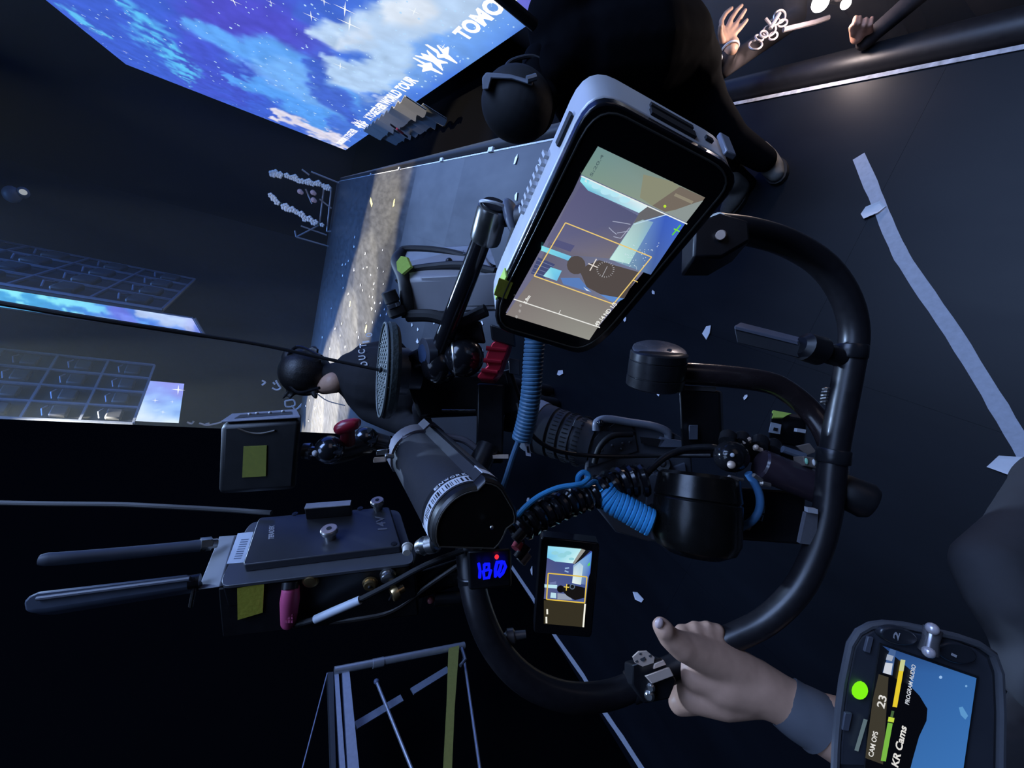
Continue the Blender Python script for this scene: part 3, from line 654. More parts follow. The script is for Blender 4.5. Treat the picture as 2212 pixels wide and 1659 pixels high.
# --- person in black with a cap, beside the monitor
pb = person('person in black jacket and cap bending forward on the stage behind the monitor', PZ(1640, 410))
b = MB()
b.ball(P(1128, 230, 1.37), (.098, .105, .118), 20, 14)
b.chain([(P(1165, 190, 1.40), .07), (P(1205, 140, 1.43), .085)])
b.chain([(P(1200, 60, 1.42), .10), (P(1225, 110, 1.46), .135), (P(1290, 120, 1.52), .185), (P(1370, 110, 1.56), .205), (P(1440, 110, 1.62), .175), (P(1480, 150, 1.68), .14)])
b.chain([(P(1195, 40, 1.40), .095), (P(1270, -70, 1.38), .085), (P(1400, -120, 1.36), .065)])
b.chain([(P(1225, 190, 1.52), .085), (P(1260, 270, 1.62), .07), (P(1330, 330, 1.70), .055)])
b.chain([(P(1470, 120, 1.68), .12), (P(1530, 235, 1.74), .085), (P(1580, 300, 1.80), .07), (P(1650, 345, 1.86), .055)])
b.chain([(P(1440, 180, 1.74), .12), (P(1500, 300, 1.88), .085), (P(1590, 385, 2.0), .055), (P(1610, 400, 2.02), .05)])
fuse('body', b, JACKET, .014, pb)
hood = MB().chain([(P(1160, 130, 1.42), .05), (P(1150, 170, 1.37), .045), (P(1178, 215, 1.38), .05)]); fuse('hood', hood, JACKET, .01, pb)
cp = MB().ball(P(1118, 228, 1.362), (.112, .118, .124), 22, 14); capo = fuse('cap', cp, mat('black_cap_cloth', (.016, .017, .02), .8, var=.2), .008, pb)
br = MB().prism(PP([(1042, 194, 1.25), (1041, 168, 1.245), (1050, 156, 1.24), (1100, 160, 1.235), (1152, 174, 1.24), (1150, 186, 1.24), (1105, 172, 1.235), (1062, 170, 1.24), (1056, 194, 1.25)]), ray(1095, 170) * .12)
obj('cap_brim', br, mat('lit_brim_cloth', (.17, .19, .23), .7), pb, bevel=.004)  # lit edge of the black cap put into a paler brim colour
obj('cap_strap', MB().tube(smooth([P(1085, 158, 1.31), P(1105, 132, 1.33), P(1150, 122, 1.35), P(1180, 140, 1.36)], 6), .007, 8), DGREY, pb)
obj('strap_buckle', MB().tube(PP([(1138, 172, 1.232), (1158, 166, 1.235)]), .010, 8), mat('buckle_blue_grey', (.25, .29, .34), .3, .4), pb)
# trouser folds and boots
def boot(heel, toe, m, parent):
    h, t_ = PZ(*heel), PZ(*toe); f = (t_ - h); L = f.length; f.normalize(); s_ = Vector((-f.y, f.x, 0)); z = Vector((0, 0, 1))
    mb = MB().chain([(h + z * .045, .045), (h + f * L * .45 + z * .042, .046), (t_ - f * .03 + z * .034, .034)]); mb.chain([(h + z * .05, .046), (h + z * .13, .048)])
    o = fuse('shoe', mb, m, .008, parent)
    so = []
    for k in range(14):
        a_ = 2 * PI * k / 14; so.append(h + f * (L * .48 + math.cos(a_) * L * .62) + s_ * math.sin(a_) * .05 + z * .002)
    obj('shoe_sole', MB().prism(so, z * .022), RUBBER, o)
boot((1668, 352), (1690, 392), SUEDE, pb); boot((1610, 412), (1570, 470), SUEDE, pb)
tag(obj('black_pole', MB().tube([P(1060, -25, 1.22), P(1140, 42, 1.29), P(1154, 54, 1.31)], .018, 12), BLACKM), 'black pole slanting across the LED lettering to the capped person', 'pole')

# --- hands for the crowd and the operator
def hand(mb, W, M_, across, tips, r=.0085):
    """palm from wrist W to knuckle centre M_, four fingers along `tips`: lists of points"""
    n_ = len(tips)
    for i, ch in enumerate(tips):
        k = [(ch[0], r * 1.12), (ch[1], r * 1.02), (ch[2], r * .92), (ch[3], r * .8)] if len(ch) > 3 else [(ch[0], r * 1.1), (ch[1], r), (ch[2], r * .8)]
        mb.chain(k, 10); mb.caps(W + across * (i / (n_ - 1) - .5) * .6, .014, ch[0], r * 1.3, 10)
# crowd
CROWDC = mat('dark_brown_clothing', (.055, .047, .050), .9, var=.3, scale=20, spec=.2)
g = 'audience by the barrier'
def crowd(label, head, Zh, sh_, hips): 
    t_ = person(label, hips); t_['group'] = g
    m = MB().ball(head, .10, 16, 12).chain([(head - V3((0, 0, .10)), .06), (head - V3((0, 0, .2)), .07), (head - V3((0, 0, .38)), .17), (head - V3((0, 0, .75)), .16), (hips, .15)])
    for s_ in (-.07, .07): m.chain([(hips + V3((s_, 0, 0)), .10), (hips + V3((s_, 0, -.35)), .075), (hips + V3((s_, 0, -.70)), .06)])
    return t_, m
W_ = P(1583, 96, 1.80); hp = Vector((2.0, 1.75, -.55))
t1, m1 = crowd('crowd member raising one pinkish hand with a pale bracelet beside the capped person', Vector((2.0, 1.85, .35)), 0, 0, hp)
m1.chain([(Vector((1.86, 1.80, .02)), .065), (Vector((1.62, 1.78, -.22)), .05), (P(1560, 150, 1.86), .042), (P(1576, 112, 1.81), .036)])
fuse('body', m1, CROWDC, .016, t1)
hb = MB().caps(P(1578, 108, 1.8), .03, W_, .027)
F_ = [[(1560, 75), (1558, 45), (1568, 28), (1580, 18)], [(1568, 68), (1580, 40), (1592, 22), (1602, 12)], [(1576, 70), (1592, 50), (1602, 34), (1610, 22)], [(1584, 76), (1598, 62), (1606, 52), (1613, 44)]]
hand(hb, P(1578, 95, 1.80), P(1572, 72, 1.8), P(1584, 76, 1.8) - P(1560, 75, 1.8), [[P(x, y, 1.79 - .01 * i) for i, (x, y) in enumerate(f)] for f in F_], .0105)
hb.chain([(P(1560, 88, 1.79), .013), (P(1556, 70, 1.76), .012), (P(1557, 56, 1.74), .010)], 10)
fuse('hand', hb, SKIN, .0045, t1, 'pinkish raised hand')
obj('bracelet', MB().tube([P(1577, 105, 1.8) + (camdir(.83, -.1, -.55).normalized() * math.cos(a_) + camdir(.5, .1, .86).normalized() * math.sin(a_)) * .034 for a_ in [i * PI / 9 for i in range(19)]], .0045, 8), WHITE, t1)
obj('sleeve_cuff', MB().ball(P(1549, 122, 1.80), (.018, .02, .03), 10, 7), WHITE, t1)
hp = Vector((1.95, 1.25, -.55))
t2_, m2 = crowd('crowd member holding up a shining phone light at the top of the picture', Vector((2.05, 1.3, .30)), 0, 0, hp)
ph = PHONE_AT
m2.chain([(Vector((1.9, 1.3, 0)), .06), (Vector((1.75, 1.35, -.15)), .05), (ph + V3((.06, .0, -.10)), .035)]); fuse('body', m2, CROWDC, .016, t2_)
hb = MB().caps(ph + V3((.07, 0, -.10)), .028, ph + V3((.035, 0, -.05)), .026)
for i in range(4): hb.chain([(ph + V3((.03, -.025 + .017 * i, -.05)), .010), (ph + V3((.02, -.025 + .017 * i, -.03)), .009), (ph + V3((.0, -.02 + .015 * i, -.028)), .008)], 8)
hb.chain([(ph + V3((.06, .035, -.06)), .012), (ph + V3((.03, .045, -.02)), .010)], 8); fuse('hand', hb, SKIN, .005, t2_)
tph = thing('phone', ph, 'phone with a glaring white light held up in the crowd at the top edge', 'phone')
obj('phone_body', MB().box(ph + V3((.012, 0, .01)), V3((.004, 0, 0)), V3((0, .038, 0)), V3((0, 0, .075))), GLOSS, tph, bevel=.002)
LAMPW = glow('phone_light_white', (1, .93, .88), 14.)
for dx, dy, k in ((0, 0, 1.), (55, 2, .6)): obj('flash', MB().ball(P(1772 + dx, 6 + dy, 1.60), .030 * k, 12, 8), LAMPW, tph)
hp = Vector((1.9, .75, -.6))
t3, m3 = crowd('crowd member with orange lit curled fingers above the dark barrier', Vector((2.05, .8, .25)), 0, 0, hp)
m3.chain([(Vector((1.9, .85, -.05)), .06), (Vector((1.7, 1.05, -.2)), .048), (P(1866, 92, 1.66), .032)]); fuse('body', m3, CROWDC, .016, t3)
hb = MB().caps(P(1852, 80, 1.64), .024, P(1850, 62, 1.62), .024)
for i, (x, y) in enumerate(((1846, 52), (1855, 52), (1868, 55), (1881, 54))): hb.chain([(P(x, y + 14, 1.62), .0095), (P(x - 1, y, 1.59), .0092), (P(x + 2, y - 14, 1.60), .0085)], 9); hb.caps(P(1852, 76, 1.63), .014, P(x, y + 14, 1.62), .010, 8)
hb.chain([(P(1842, 72, 1.62), .012), (P(1838, 58, 1.6), .009)], 8); fuse('hand', hb, mat('orange_lit_skin', (.70, .36, .25), .5), .0045, t3, 'orange lit hand')  # orange light put into the skin colour
# jewellery chains of the crowd member by the light
ch = thing('wrist_chain', P(1650, 85, 1.75), 'pale chain of rings dangling in the crowd between the raised hand and the phone light', 'chain')
CHM = mat('pale_chain_metal', (.46, .42, .42), .35, .5)
def ring(c, R, r, ax): a_ = ax.normalized(); u_ = a_.orthogonal().normalized(); v_ = a_.cross(u_); return MB().tube([c + u_ * math.cos(i * PI / 10) * R + v_ * math.sin(i * PI / 10) * R for i in range(21)], r, 6)
for x, y, R in ((1632, 97, .026), (1640, 82, .018), (1650, 74, .016), (1662, 66, .024), (1670, 78, .016), (1672, 48, .02), (1684, 36, .024), (1690, 50, .018)):
    obj('chain_ring', ring(P(x, y, 1.76), R, .0042, camdir(random.uniform(-.5, .5), random.uniform(-.4, .4), -1)), CHM, ch)
obj('chain_bar', MB().tube(PP([(1664, 62, 1.75), (1684, 28, 1.74)]), .008, 8), CHM, ch); obj('chain_bar', MB().tube(PP([(1654, 40, 1.75), (1668, 58, 1.75)]), .006, 8), CHM, ch)
obj('chain_strap', MB().tube(PP([(1692, 64, 1.75), (1760, 48, 1.74), (1790, 38, 1.74)]), .010, 8), mat('dull_strap', (.16, .14, .15), .6), ch)

# ================================================================== OPERATOR
op = person('camera operator gripping the gimbal ring, dim sleeved arm and elbow at lower right', P(2150, 1500, .75))
hb = MB()
def q(*a_): return P(*a_)
# forearm and wrist
hb.chain([(q(1960, 1640, .46), .044), (q(1840, 1592, .47), .038), (q(1760, 1556, .48), .031), (q(1690, 1512, .495), .028)], 18)
# back of hand / palm heel
hb.chain([(q(1690, 1512, .495), .028), (q(1630, 1480, .50), .031), (q(1560, 1465, .505), .033)], 18)
hb.chain([(q(1640, 1500, .50), .024), (q(1560, 1500, .508), .028), (q(1500, 1495, .52), .024)], 16)
hb.chain([(q(1660, 1490, .497), .026), (q(1610, 1455, .499), .024), (q(1560, 1430, .497), .0235), (q(1515, 1412, .491), .0205), (q(1475, 1396, .484), .0172)], 16); hb.chain([(q(1610, 1478, .502), .032), (q(1540, 1452, .505), .028), (q(1505, 1450, .510), .024)], 16)   # thumb mount
hb.chain([(q(1475, 1398, .482), .0165), (q(1447, 1378, .478), .0135), (q(1428, 1352, .474), .0108)], 14)                              # thumb
hb.ball(q(1436, 1360, .472), (.0115, .0115, .0115), 12, 8)
for i in range(4):                                                                       # fingers curl around the tube
    x = 1462 + 27 * i; k = 1 - .07 * i
    hb.chain([(q(x + 6, 1520 - 5 * i, .530), .0135 * k), (q(x - 4, 1475 - 6 * i, .565), .0115 * k), (q(x, 1405 - 7 * i, .570), .0105 * k), (q((1472, 1499, 1525, 1549)[i], (1374, 1364, 1360, 1362)[i], .535), .0108 * k), (q((1474, 1502, 1528, 1551)[i], (1367, 1359, 1357, 1362)[i], .508), .0108 * k)], 12)
    hb.caps(q(1560, 1495, .515), .022, q(x + 6, 1520 - 5 * i, .530), .0145 * k, 12)
fuse('hand', hb, SKIN, .0032, op, 'bare hand gripping the ring', sm=9)
nl = MB().ball(q(1424, 1346, .4655), (.005, .0065, .004), 10, 6, (camdir(1, .4, 0).normalized(), camdir(-.4, 1, 0).normalized(), camdir(0, 0, 1))); obj('thumb_nail', nl, mat('nail', (.62, .45, .42), .3), op)
ws = MB().tube(smooth([q(1695, 1515, .495), q(1722, 1535, .488), q(1752, 1552, .482), q(1764, 1560, .48)], 4), [.0305 + .0035 * i / 12 for i in range(13)], 28); obj('wrist_band', ws, mat('grey_wrist_band', (.085, .09, .105), .8), op)
ar = MB().chain([(q(1960, 1640, .46), .047), (q(2080, 1700, .47), .055), (q(2300, 1620, .62), .07), (q(2420, 1480, .8), .11)], 16)
ar.chain([(q(2420, 1480, .8), .14), (q(2600, 1300, .9), .18), (q(2500, 1100, .95), .12), (q(2380, 1010, .8), .075), (q(2290, 1050, .72), .062)], 16)
ar.chain([(q(2290, 1050, .72), .058), (q(2212, 1160, .60), .046), (q(2134, 1222, .55), .040), (q(2172, 1295, .53), .040), (q(2235, 1380, .52), .042), (q(2260, 1480, .50), .04)], 18)
fuse('sleeve', ar, mat('dark_sleeve_cloth', (.040, .039, .042), .85, var=.2, scale=60), .008, op, 'dim grey sleeve bent at the elbow')
# ================================================================== GIMBAL RIG
RW = mat('ring_carbon_tube', (.012, .011, .013), .36, var=.25, scale=120, coat=.05)
rig = thing('gimbal_ring', P(1430, 1000, .55), 'large black gimbal ring with motors, arm and clamps held by the operator', 'gimbal')
ring_px = [(1545, 492, .445), (1625, 502, .465), (1705, 527, .48), (1780, 575, .49), (1828, 645, .495), (1845, 720, .50), (1834, 800, .50), (1815, 900, .50), (1798, 1000, .50), (1788, 1100, .50), (1765, 1190, .50), (1722, 1275, .50), (1652, 1343, .505), (1560, 1388, .512), (1480, 1432, .52), (1400, 1467, .515), (1320, 1500, .50), (1230, 1506, .475), (1140, 1472, .462), (1072, 1402, .46), (1032, 1310, .465), (1014, 1210, .485), (1012, 1110, .51), (1026, 1030, .54), (1054, 965, .565)]
obj('ring_tube', MB().tube(smooth(PP(ring_px), 5), .0158, 20), RW, rig)
for x, y, z, dx, dy in ((1372, 1480, .512, 26, -11), (1836, 760, .50, -3, 30), (1800, 985, .50, -4, 30), (1022, 1250, .477, 3, 24)):
    obj('ring_collar', MB().lathe(P(x - dx * .5, y - dy * .5, z), P(x + dx * .5, y + dy * .5, z), [(0, .0175), (.1, .0185), (.9, .0185), (1, .0175)], 22), BLACKM, rig)
# clamp with machined plates beside the hand
cl = obj('clamp_block', MB().prism(PP([(1366, 1436, .478), (1428, 1420, .478), (1462, 1470, .48), (1446, 1510, .482), (1392, 1520, .482), (1366, 1480, .48)]), camdir(0, .02, .035)), BLACK, rig, bevel=.002)
TAN = mat('bare_machined_metal', (.78, .60, .48), .36, .2, var=.08)
obj('mount_plate', MB().prism(PP([(1367, 1420, .4755), (1380, 1408, .4755), (1398, 1407, .4755), (1414, 1420, .4755), (1412, 1432, .4755), (1388, 1440, .4755), (1372, 1432, .4755)]), camdir(.0, .001, .003)), TAN, cl)
for x, y, k in ((1388, 1422, .0032), (1375, 1428, .0016), (1404, 1416, .0018), (1383, 1412, .0015)): obj('screw_hole', MB().lathe(P(x, y, .4752), P(x, y, .4765), [(0, k), (1, k)], 12), INK, cl)
obj('mount_plate', MB().prism(PP([(1395, 1460, .470), (1446, 1441, .472), (1456, 1460, .472), (1410, 1477, .470)]), camdir(0, .004, .006)), TAN, cl, bevel=.0008)
obj('mount_plate', MB().prism(PP([(1414, 1434, .476), (1434, 1426, .477), (1440, 1436, .477), (1412, 1446, .476)]), camdir(0, .003, .008)), TAN, cl, bevel=.0008)
obj('clamp_bolt', MB().lathe(P(1402, 1506, .474), P(1404, 1498, .482), [(0, .0035), (.3, .006), (1, .006)], 14).lathe(P(1405, 1488, .474), P(1407, 1482, .48), [(0, .003), (.3, .005), (1, .005)], 14), STEEL, cl)
# top-right bracket where the ring meets the monitor
bk = obj('corner_bracket', MB().prism(PP([(1500, 480, .43), (1556, 458, .43), (1618, 476, .43), (1622, 520, .43), (1560, 556, .43), (1498, 556, .43)]), camdir(.003, .01, .04)), BLACK, rig, bevel=.003)
obj('bracket_button', MB().lathe(P(1557, 508, .425), P(1558, 509, .436), [(0, .0045), (.2, .0055), (1, .0055)], 14), TAN, bk)
# upper motor, its arm and the post to the camera
def cyl(name, p0, p1, prof, m, parent, n=36, **k): return obj(name, MB().lathe(p0, p1, prof, n), m, parent, **k)
mt = cyl('pan_motor', P(1424, 757, .585), P(1413, 836, .60), [(0, .030), (.02, .0375), (.06, .040), (.24, .0405), (.25, .0395), (.27, .0395), (.28, .0405), (.66, .0405), (.67, .0395), (.69, .0395), (.70, .041), (.95, .041), (1, .037)], BLACKM, rig)
obj('motor_cap', MB().lathe(P(1424.6, 754, .584), P(1424, 757, .585), [(0, .0355), (.5, .0375), (1, .0378)], 36), mat('motor_cap_metal', (.16, .16, .18), .25, .6), mt)
obj('cap_screw', MB().lathe(P(1446, 756, .5785), P(1446, 759, .580), [(0, .0035), (1, .0035)], 12), INK, mt)
armp = PP([(1455, 805, .60), (1560, 812, .602), (1655, 825, .605), (1700, 845, .605), (1748, 885, .60), (1784, 935, .585), (1802, 1000, .57), (1800, 1090, .56)])
REDISH = mat('dark_carbon_arm', (.024, .017, .018), .26, var=.2, coat=.3)
obj('motor_arm', MB().tube(smooth(armp, 6), .0165, 16, flat=(camdir(0, 0, 1), .75)), REDISH, rig)
obj('camera_post', MB().ppd(P(1466, 838, .60), P(1556, 845, .605), P(1472, 985, .61), P(1475, 838, .628)), BLACK, rig, bevel=.004)
obj('post_clip', MB().ppd(P(1488, 918, .598), P(1508, 918, .598), P(1488, 950, .60), P(1488, 918, .612)), mat('clip_blue_grey', (.10, .115, .15), .5), rig, bevel=.001)
obj('post_band', MB().ppd(P(1464, 832, .598), P(1545, 836, .602), P(1464, 842, .599), P(1470, 832, .628)), mat('dull_band', (.15, .14, .14), .4, .5), rig)
# big drum motor behind the camera
dr = cyl('tilt_motor', P(1508, 1022, .560), P(1500, 1198, .542), [(0, .046), (.04, .052), (.3, .056), (.32, .054), (.34, .056), (.8, .056), (.92, .050), (1, .034)], mat('drum_gloss', (.006, .0055, .005), .26, spec=.4), rig, 40)
for (x0, y0), (x1, y1), w_ in (((1545, 1030), (1605, 1036), .004), ((1575, 1032), (1592, 1036), .007), ((1628, 1026), (1645, 1038), .005), ((1645, 1044), (1662, 1048), .006), ((1548, 1038), (1568, 1044), .003)):
    obj('drum_trim', MB().tube(PP([(x0, y0, .523), (x1, y1, .525)]), w_ * .55, 8), mat('worn_edge_metal', (.40, .36, .34), .3, .8), dr)
obj('joint_knob', MB().ball(P(1580, 986, .56), (.022, .022, .026), 18, 12), GLOSS, rig); obj('joint_button', MB().ball(P(1580, 1004, .538), .0055, 10, 7), TAN, rig); obj('joint_button', MB().ball(P(1582, 983, .536), .003, 10, 7), WHITE, rig)
# right grip tube
obj('grip_tube', MB().lathe(P(1640, 1002, .555), P(1778, 1058, .545), [(0, .019), (.03, .0215), (.95, .0215), (1, .020)], 26), mat('grip_purple_black', (.040, .028, .038), .30, coat=.3), rig)
obj('grip_latch', MB().prism(PP([(1735, 985, .535), (1768, 990, .535), (1766, 1012, .535), (1738, 1006, .535)]), camdir(0, .004, .02)), mat('latch_brown', (.16, .13, .11), .4), rig, bevel=.001)
for x, y, c in ((1742, 996, (.35, .75, .50)), (1758, 999, (.8, .78, .74))): obj('latch_mark', MB().ball(P(x, y, .5335), (.0022, .0045, .002), 8, 6, (camdir(1, 0, 0), camdir(.1, 1, 0), camdir(0, 0, 1))), mat('latch_mark_%d' % x, c, .4), rig)
obj('side_knob', MB().lathe(P(1800, 1050, .52), P(1890, 1090, .50), [(0, .018), (.1, .021), (.8, .023), (.95, .019), (1, .012)], 22), BLACK, rig)
st_ = obj('hanging_strap', MB().prism(PP([(1742, 1108, .49), (1768, 1106, .49), (1762, 1178, .495), (1728, 1174, .495)]), camdir(0, 0, .006)), mat('grey_webbing', (.11, .11, .125), .8, scale=200), rig)
obj('strap_clip', MB().box(P(1752, 1102, .487), camdir(.006, .001, 0), camdir(0, .0028, 0), camdir(0, 0, .003)), SILVER, st_)
# flat bar that points left from the ring
fb = obj('flat_handle', MB().ppd(P(1585, 706, .485), P(1728, 742, .492), P(1592, 741, .487), P(1598, 696, .50)), DGREY, rig, bevel=.0015)
obj('handle_top', MB().ppd(P(1586, 704, .4838), P(1722, 738, .4908), P(1588, 712, .4842), P(1600, 696, .50)), mat('lit_handle_slate', (.16, .18, .24), .4), fb, bevel=.0008)  # light along the top of the bar put into a paler colour
obj('handle_hinge', MB().lathe(P(1728, 746, .492), P(1815, 772, .50), [(0, .010), (.1, .017), (.5, .0175), (.6, .012), (1, .012)], 20), BLACK, rig)
obj('thumb_screw', MB().coil(PP([(1785, 838, .49), (1782, 850, .49), (1779, 872, .49)]), .0028, .0016, 5, 5, 8), mat('screw_dull', (.2, .19, .18), .35, .7), rig)
# left post, mounting block, arm base
obj('left_post', MB().ppd(P(1030, 828, .555), P(1090, 830, .555), P(1028, 1000, .565), P(1034, 828, .60)), BLACKM, rig, bevel=.003)
obj('post_foot', MB().box(P(1076, 986, .552), camdir(.014, 0, 0), camdir(0, .0022, 0), camdir(0, 0, .004)), TAN, rig)
mbk = obj('mounting_block', MB().ppd(P(872, 812, .575), P(1108, 800, .565), P(905, 905, .58), P(880, 812, .625)), BLACK, rig, bevel=.006)
obj('block_edge', MB().tube(PP([(955, 886, .566), (1028, 886, .562)]), .0015, 8), STEEL, mbk)
obj('block_rod', MB().tube(PP([(1092, 800, .575), (1108, 870, .58), (1100, 930, .585)]), .010, 10), BLACKM, rig)
obj('clip_block', MB().ppd(P(1098, 772, .545), P(1122, 778, .545), P(1100, 806, .545), P(1098, 772, .57)), mat('block_slate', (.05, .06, .08), .4), rig, bevel=.001)

# ------------------------------------------------------------------ red-lever support arm that carries the monitor
arm = thing('articulated_arm', P(1000, 700, .5), 'black jointed support arm with a red locking lever below the monitor', 'support arm')
obj('arm_tube', MB().tube(PP([(1040, 520, .435), (1010, 600, .46), (945, 768, .515)]), [.0105, .0112, .0118], 24), GLOSS, arm)
sk = obj('arm_socket', MB().lathe(P(1066, 447, .41), P(1046, 524, .435), [(0, .0135), (.03, .0155), (.1, .0160), (.85, .0165), (.95, .0155), (1, .0125)], 32), mat('dark_chrome', (.26, .26, .25), .24, .9), arm)
obj('socket_bore', MB().lathe(P(1068, 440, .4075), P(1066, 449, .411), [(0, .0122), (1, .0122)], 28), INK, sk)
obj('socket_rim', MB().tube([P(1067, 444, .409) + (camdir(.9, .3, -.3).normalized() * math.cos(i * PI / 14) + camdir(.28, -.14, .95).normalized() * math.sin(i * PI / 14)) * .0145 for i in range(29)], .0016, 8), SILVER, sk)
obj('socket_stud', MB().tube(PP([(1090, 480, .42), (1122, 474, .41)]), .005, 12), BLACKM, arm)
gk = MB()
for i in range(14):
    a_ = 2 * PI * i / 14; gk.lathe(P(1128, 474, .402) + (camdir(.25, 1, 0).normalized() * math.cos(a_) + camdir(-.35, .1, 1).normalized() * math.sin(a_)) * .014, P(1142, 470, .398) + (camdir(.25, 1, 0).normalized() * math.cos(a_) + camdir(-.35, .1, 1).normalized() * math.sin(a_)) * .014, [(0, .0028), (1, .0028)], 6)
gk.lathe(P(1126, 475, .402), P(1143, 470, .397), [(0, .0145), (1, .0145)], 28); obj('toothed_knob', gk, BLACK, arm)
obj('tilt_disc', MB().ball(P(1112, 478, .412), (.0075, .024, .019), 20, 14, (camdir(.85, -.3, -.4).normalized(), camdir(.3, .9, .0).normalized(), camdir(.4, -.1, .9).normalized())), mat('disc_blue_grey', (.17, .19, .24), .35), arm)
obj('lower_block', MB().tube(PP([(1126, 500, .40), (1110, 550, .405)]), .011, 10), BLACK, arm)
for n_, x, y, z, k in (('ball_joint', 1002, 772, .512, .0255), ('ball_joint', 950, 790, .520, .024)): obj(n_, MB().ball(P(x, y, z), k, 24, 16), GLOSS, arm)
kr = obj('lock_ring', MB().lathe(P(914, 764, .508), P(936, 762, .515), [(0, .0165), (.1, .0195), (.9, .0195), (1, .017)], 30), mat('ring_slate', (.09, .10, .13), .3, .4), arm)
obj('ring_dial', MB().lathe(P(911, 764, .5068), P(915, 764, .5085), [(0, .0115), (1, .0125)], 26), mat('dial_blue', (.035, .06, .12), .4), kr)
obj('joint_seam', MB().tube([P(981, 772, .512) + (camdir(.08, 1, 0).normalized() * math.cos(i * PI / 14) + camdir(-.1, 0, 1).normalized() * math.sin(i * PI / 14)) * .0225 for i in range(29)], .0018, 8), STEEL, arm)
obj('joint_bolt', MB().ball(P(1090, 775, .50), .006, 10, 7), STEEL, arm)
lv = obj('red_lever', MB().prism(PP([(1062, 740, .478), (1075, 731, .476), (1104, 736, .476), (1098, 756, .477), (1092, 772, .478), (1082, 800, .48), (1066, 822, .482), (1034, 818, .482), (1030, 812, .482), (1040, 800, .482), (1052, 790, .481), (1046, 778, .48), (1052, 760, .479)]), camdir(.002, .004, .022)), REDM, arm, bevel=.0022)
for y in (752, 778, 800): obj('lever_ridge', MB().tube(PP([(1050 - (y - 752) * .2, y, .4785), (1094 - (y - 752) * .4, y + 4, .4785)]), .0028, 10), REDM, lv)
obj('arm_plate', MB().ppd(P(1058, 700, .465), P(1112, 716, .465), P(1062, 735, .475), P(1058, 700, .495)), BLACK, arm, bevel=.002)

# ------------------------------------------------------------------ monitor
SCR = [(1291, 315.5), (1522.5, 426), (1272, 730), (1092.6, 675)]
mp = Plane(SCR, z=.345); N_ = mp.n
mon = thing('field_monitor', mp.o, 'tilted field monitor with silver sides and black bezel showing the stage picture', 'monitor')
def rr(q4, f, k=6):                          # rounded quad in px
    out = []
    for i in range(4):
        a_, b_, c_ = q4[i - 1], q4[i], q4[(i + 1) % 4]
        f0 = f[i]; p0 = (b_[0] + (a_[0] - b_[0]) * f0[0], b_[1] + (a_[1] - b_[1]) * f0[0]); p2 = (b_[0] + (c_[0] - b_[0]) * f0[1], b_[1] + (c_[1] - b_[1]) * f0[1])
        for j in range(k + 1):
            t_ = j / k; out.append(((1 - t_) ** 2 * p0[0] + 2 * t_ * (1 - t_) * b_[0] + t_ * t_ * p2[0], (1 - t_) ** 2 * p0[1] + 2 * t_ * (1 - t_) * b_[1] + t_ * t_ * p2[1]))
    return out
FACE = [(1284, 197), (1614, 377), (1277, 774), (1046, 704)]
fo = rr(FACE, [(.16, .20), (.20, .12), (.18, .18), (.22, .18)])
obj('monitor_body', MB().prism(mp.poly(fo, 0.), -N_ * .010), GLOSS, mon, bevel=.0015)
lip = rr([(1292, 222), (1592, 378), (1273, 760), (1057, 697)], [(.16, .20), (.20, .12), (.18, .18), (.22, .18)])
obj('bezel_groove', MB().tube(mp.poly(lip + lip[:1], .0004), .0008, 6, caps=False), mat('bezel_sheen', (.06, .058, .052), .35), mon)
shell = obj('silver_shell', MB().prism([p - N_ * .0102 for p in mp.poly(fo, 0.)], -N_ * .032, 1.035), SILVER, mon, bevel=.002)
ce = [sum((mp.at(*p) for p in FACE), Vector()) / 4][0]
def side(pa_, pb_, a0, a1, d0, d1, out=.0012):            # a patch on one of the side walls of the shell
    A, B = mp.at(*pa_), mp.at(*pb_); u_ = (B - A); o_ = (u_.cross(N_)).normalized()
    if o_.dot((A + B) / 2 - ce) < 0: o_ = -o_
    q_ = lambda a_, d_: A + u_ * a_ - N_ * d_ + o_ * (out + (d_ - .010) * .13)
    return [q_(a0, d0), q_(a1, d0), q_(a1, d1), q_(a0, d1)], o_
for args, nm, m_ in ((((1284, 197), (1614, 377), .36, .66, .014, .0215), 'side_slot', INK), (((1284, 197), (1614, 377), .37, .66, .025, .029), 'side_slot', INK), (((1284, 197), (1614, 377), .75, .80, .022, .026), 'side_port', INK), (((1046, 704), (1284, 197), .80, .90, .018, .024), 'side_slot', INK)):
    pl, o_ = side(*args); obj(nm, MB().prism([p + o_ * .0006 for p in pl], -o_ * .002), m_, shell)
pl, o_ = side((1284, 197), (1614, 377), .855, .93, .012, .036); obj('corner_hook', MB().prism([p + o_ * .003 for p in pl], -o_ * .004), mat('hook_grey', (.30, .31, .36), .4, .4), shell, bevel=.001)
for i in range(9):                                      # cooling ribs on the left side
    pl, o_ = side((1046, 704), (1284, 197), .50 + i * .028, .513 + i * .028, .032, .040); obj('cooling_rib', MB().prism([p + o_ * .0012 for p in pl], -o_ * .004), SILVER, shell)
A_, B_2 = mp.at(1040, 706), mp.at(1256, 174)
pl, o_ = side((1046, 704), (1284, 197), .17, .30, -.0002, .012); lt = obj('lime_tape', MB().prism([p + o_ * .0012 for p in pl], -o_ * .0015), LIME, mon, 'lime tape on the left edge')
obj('tape_fold', MB().prism(mp.poly([(1078, 600), (1108, 610), (1094, 645), (1067, 636)], .0008), -N_ * .0008), YELLOW, mon, 'yellow tape wrapped over the bezel')
scr = obj('screen', MB().prism(mp.poly(SCR, .0003), -N_ * .001), INK, mon)
k_ = .3858
def cq(*pts): return [(1000 + k_ * x, 160 + k_ * y) for x, y in pts]
pt = Paint(mp)
pt.poly(cq((755, 403), (1355, 690), (705, 1478), (240, 1335)), (112, 112, 140))
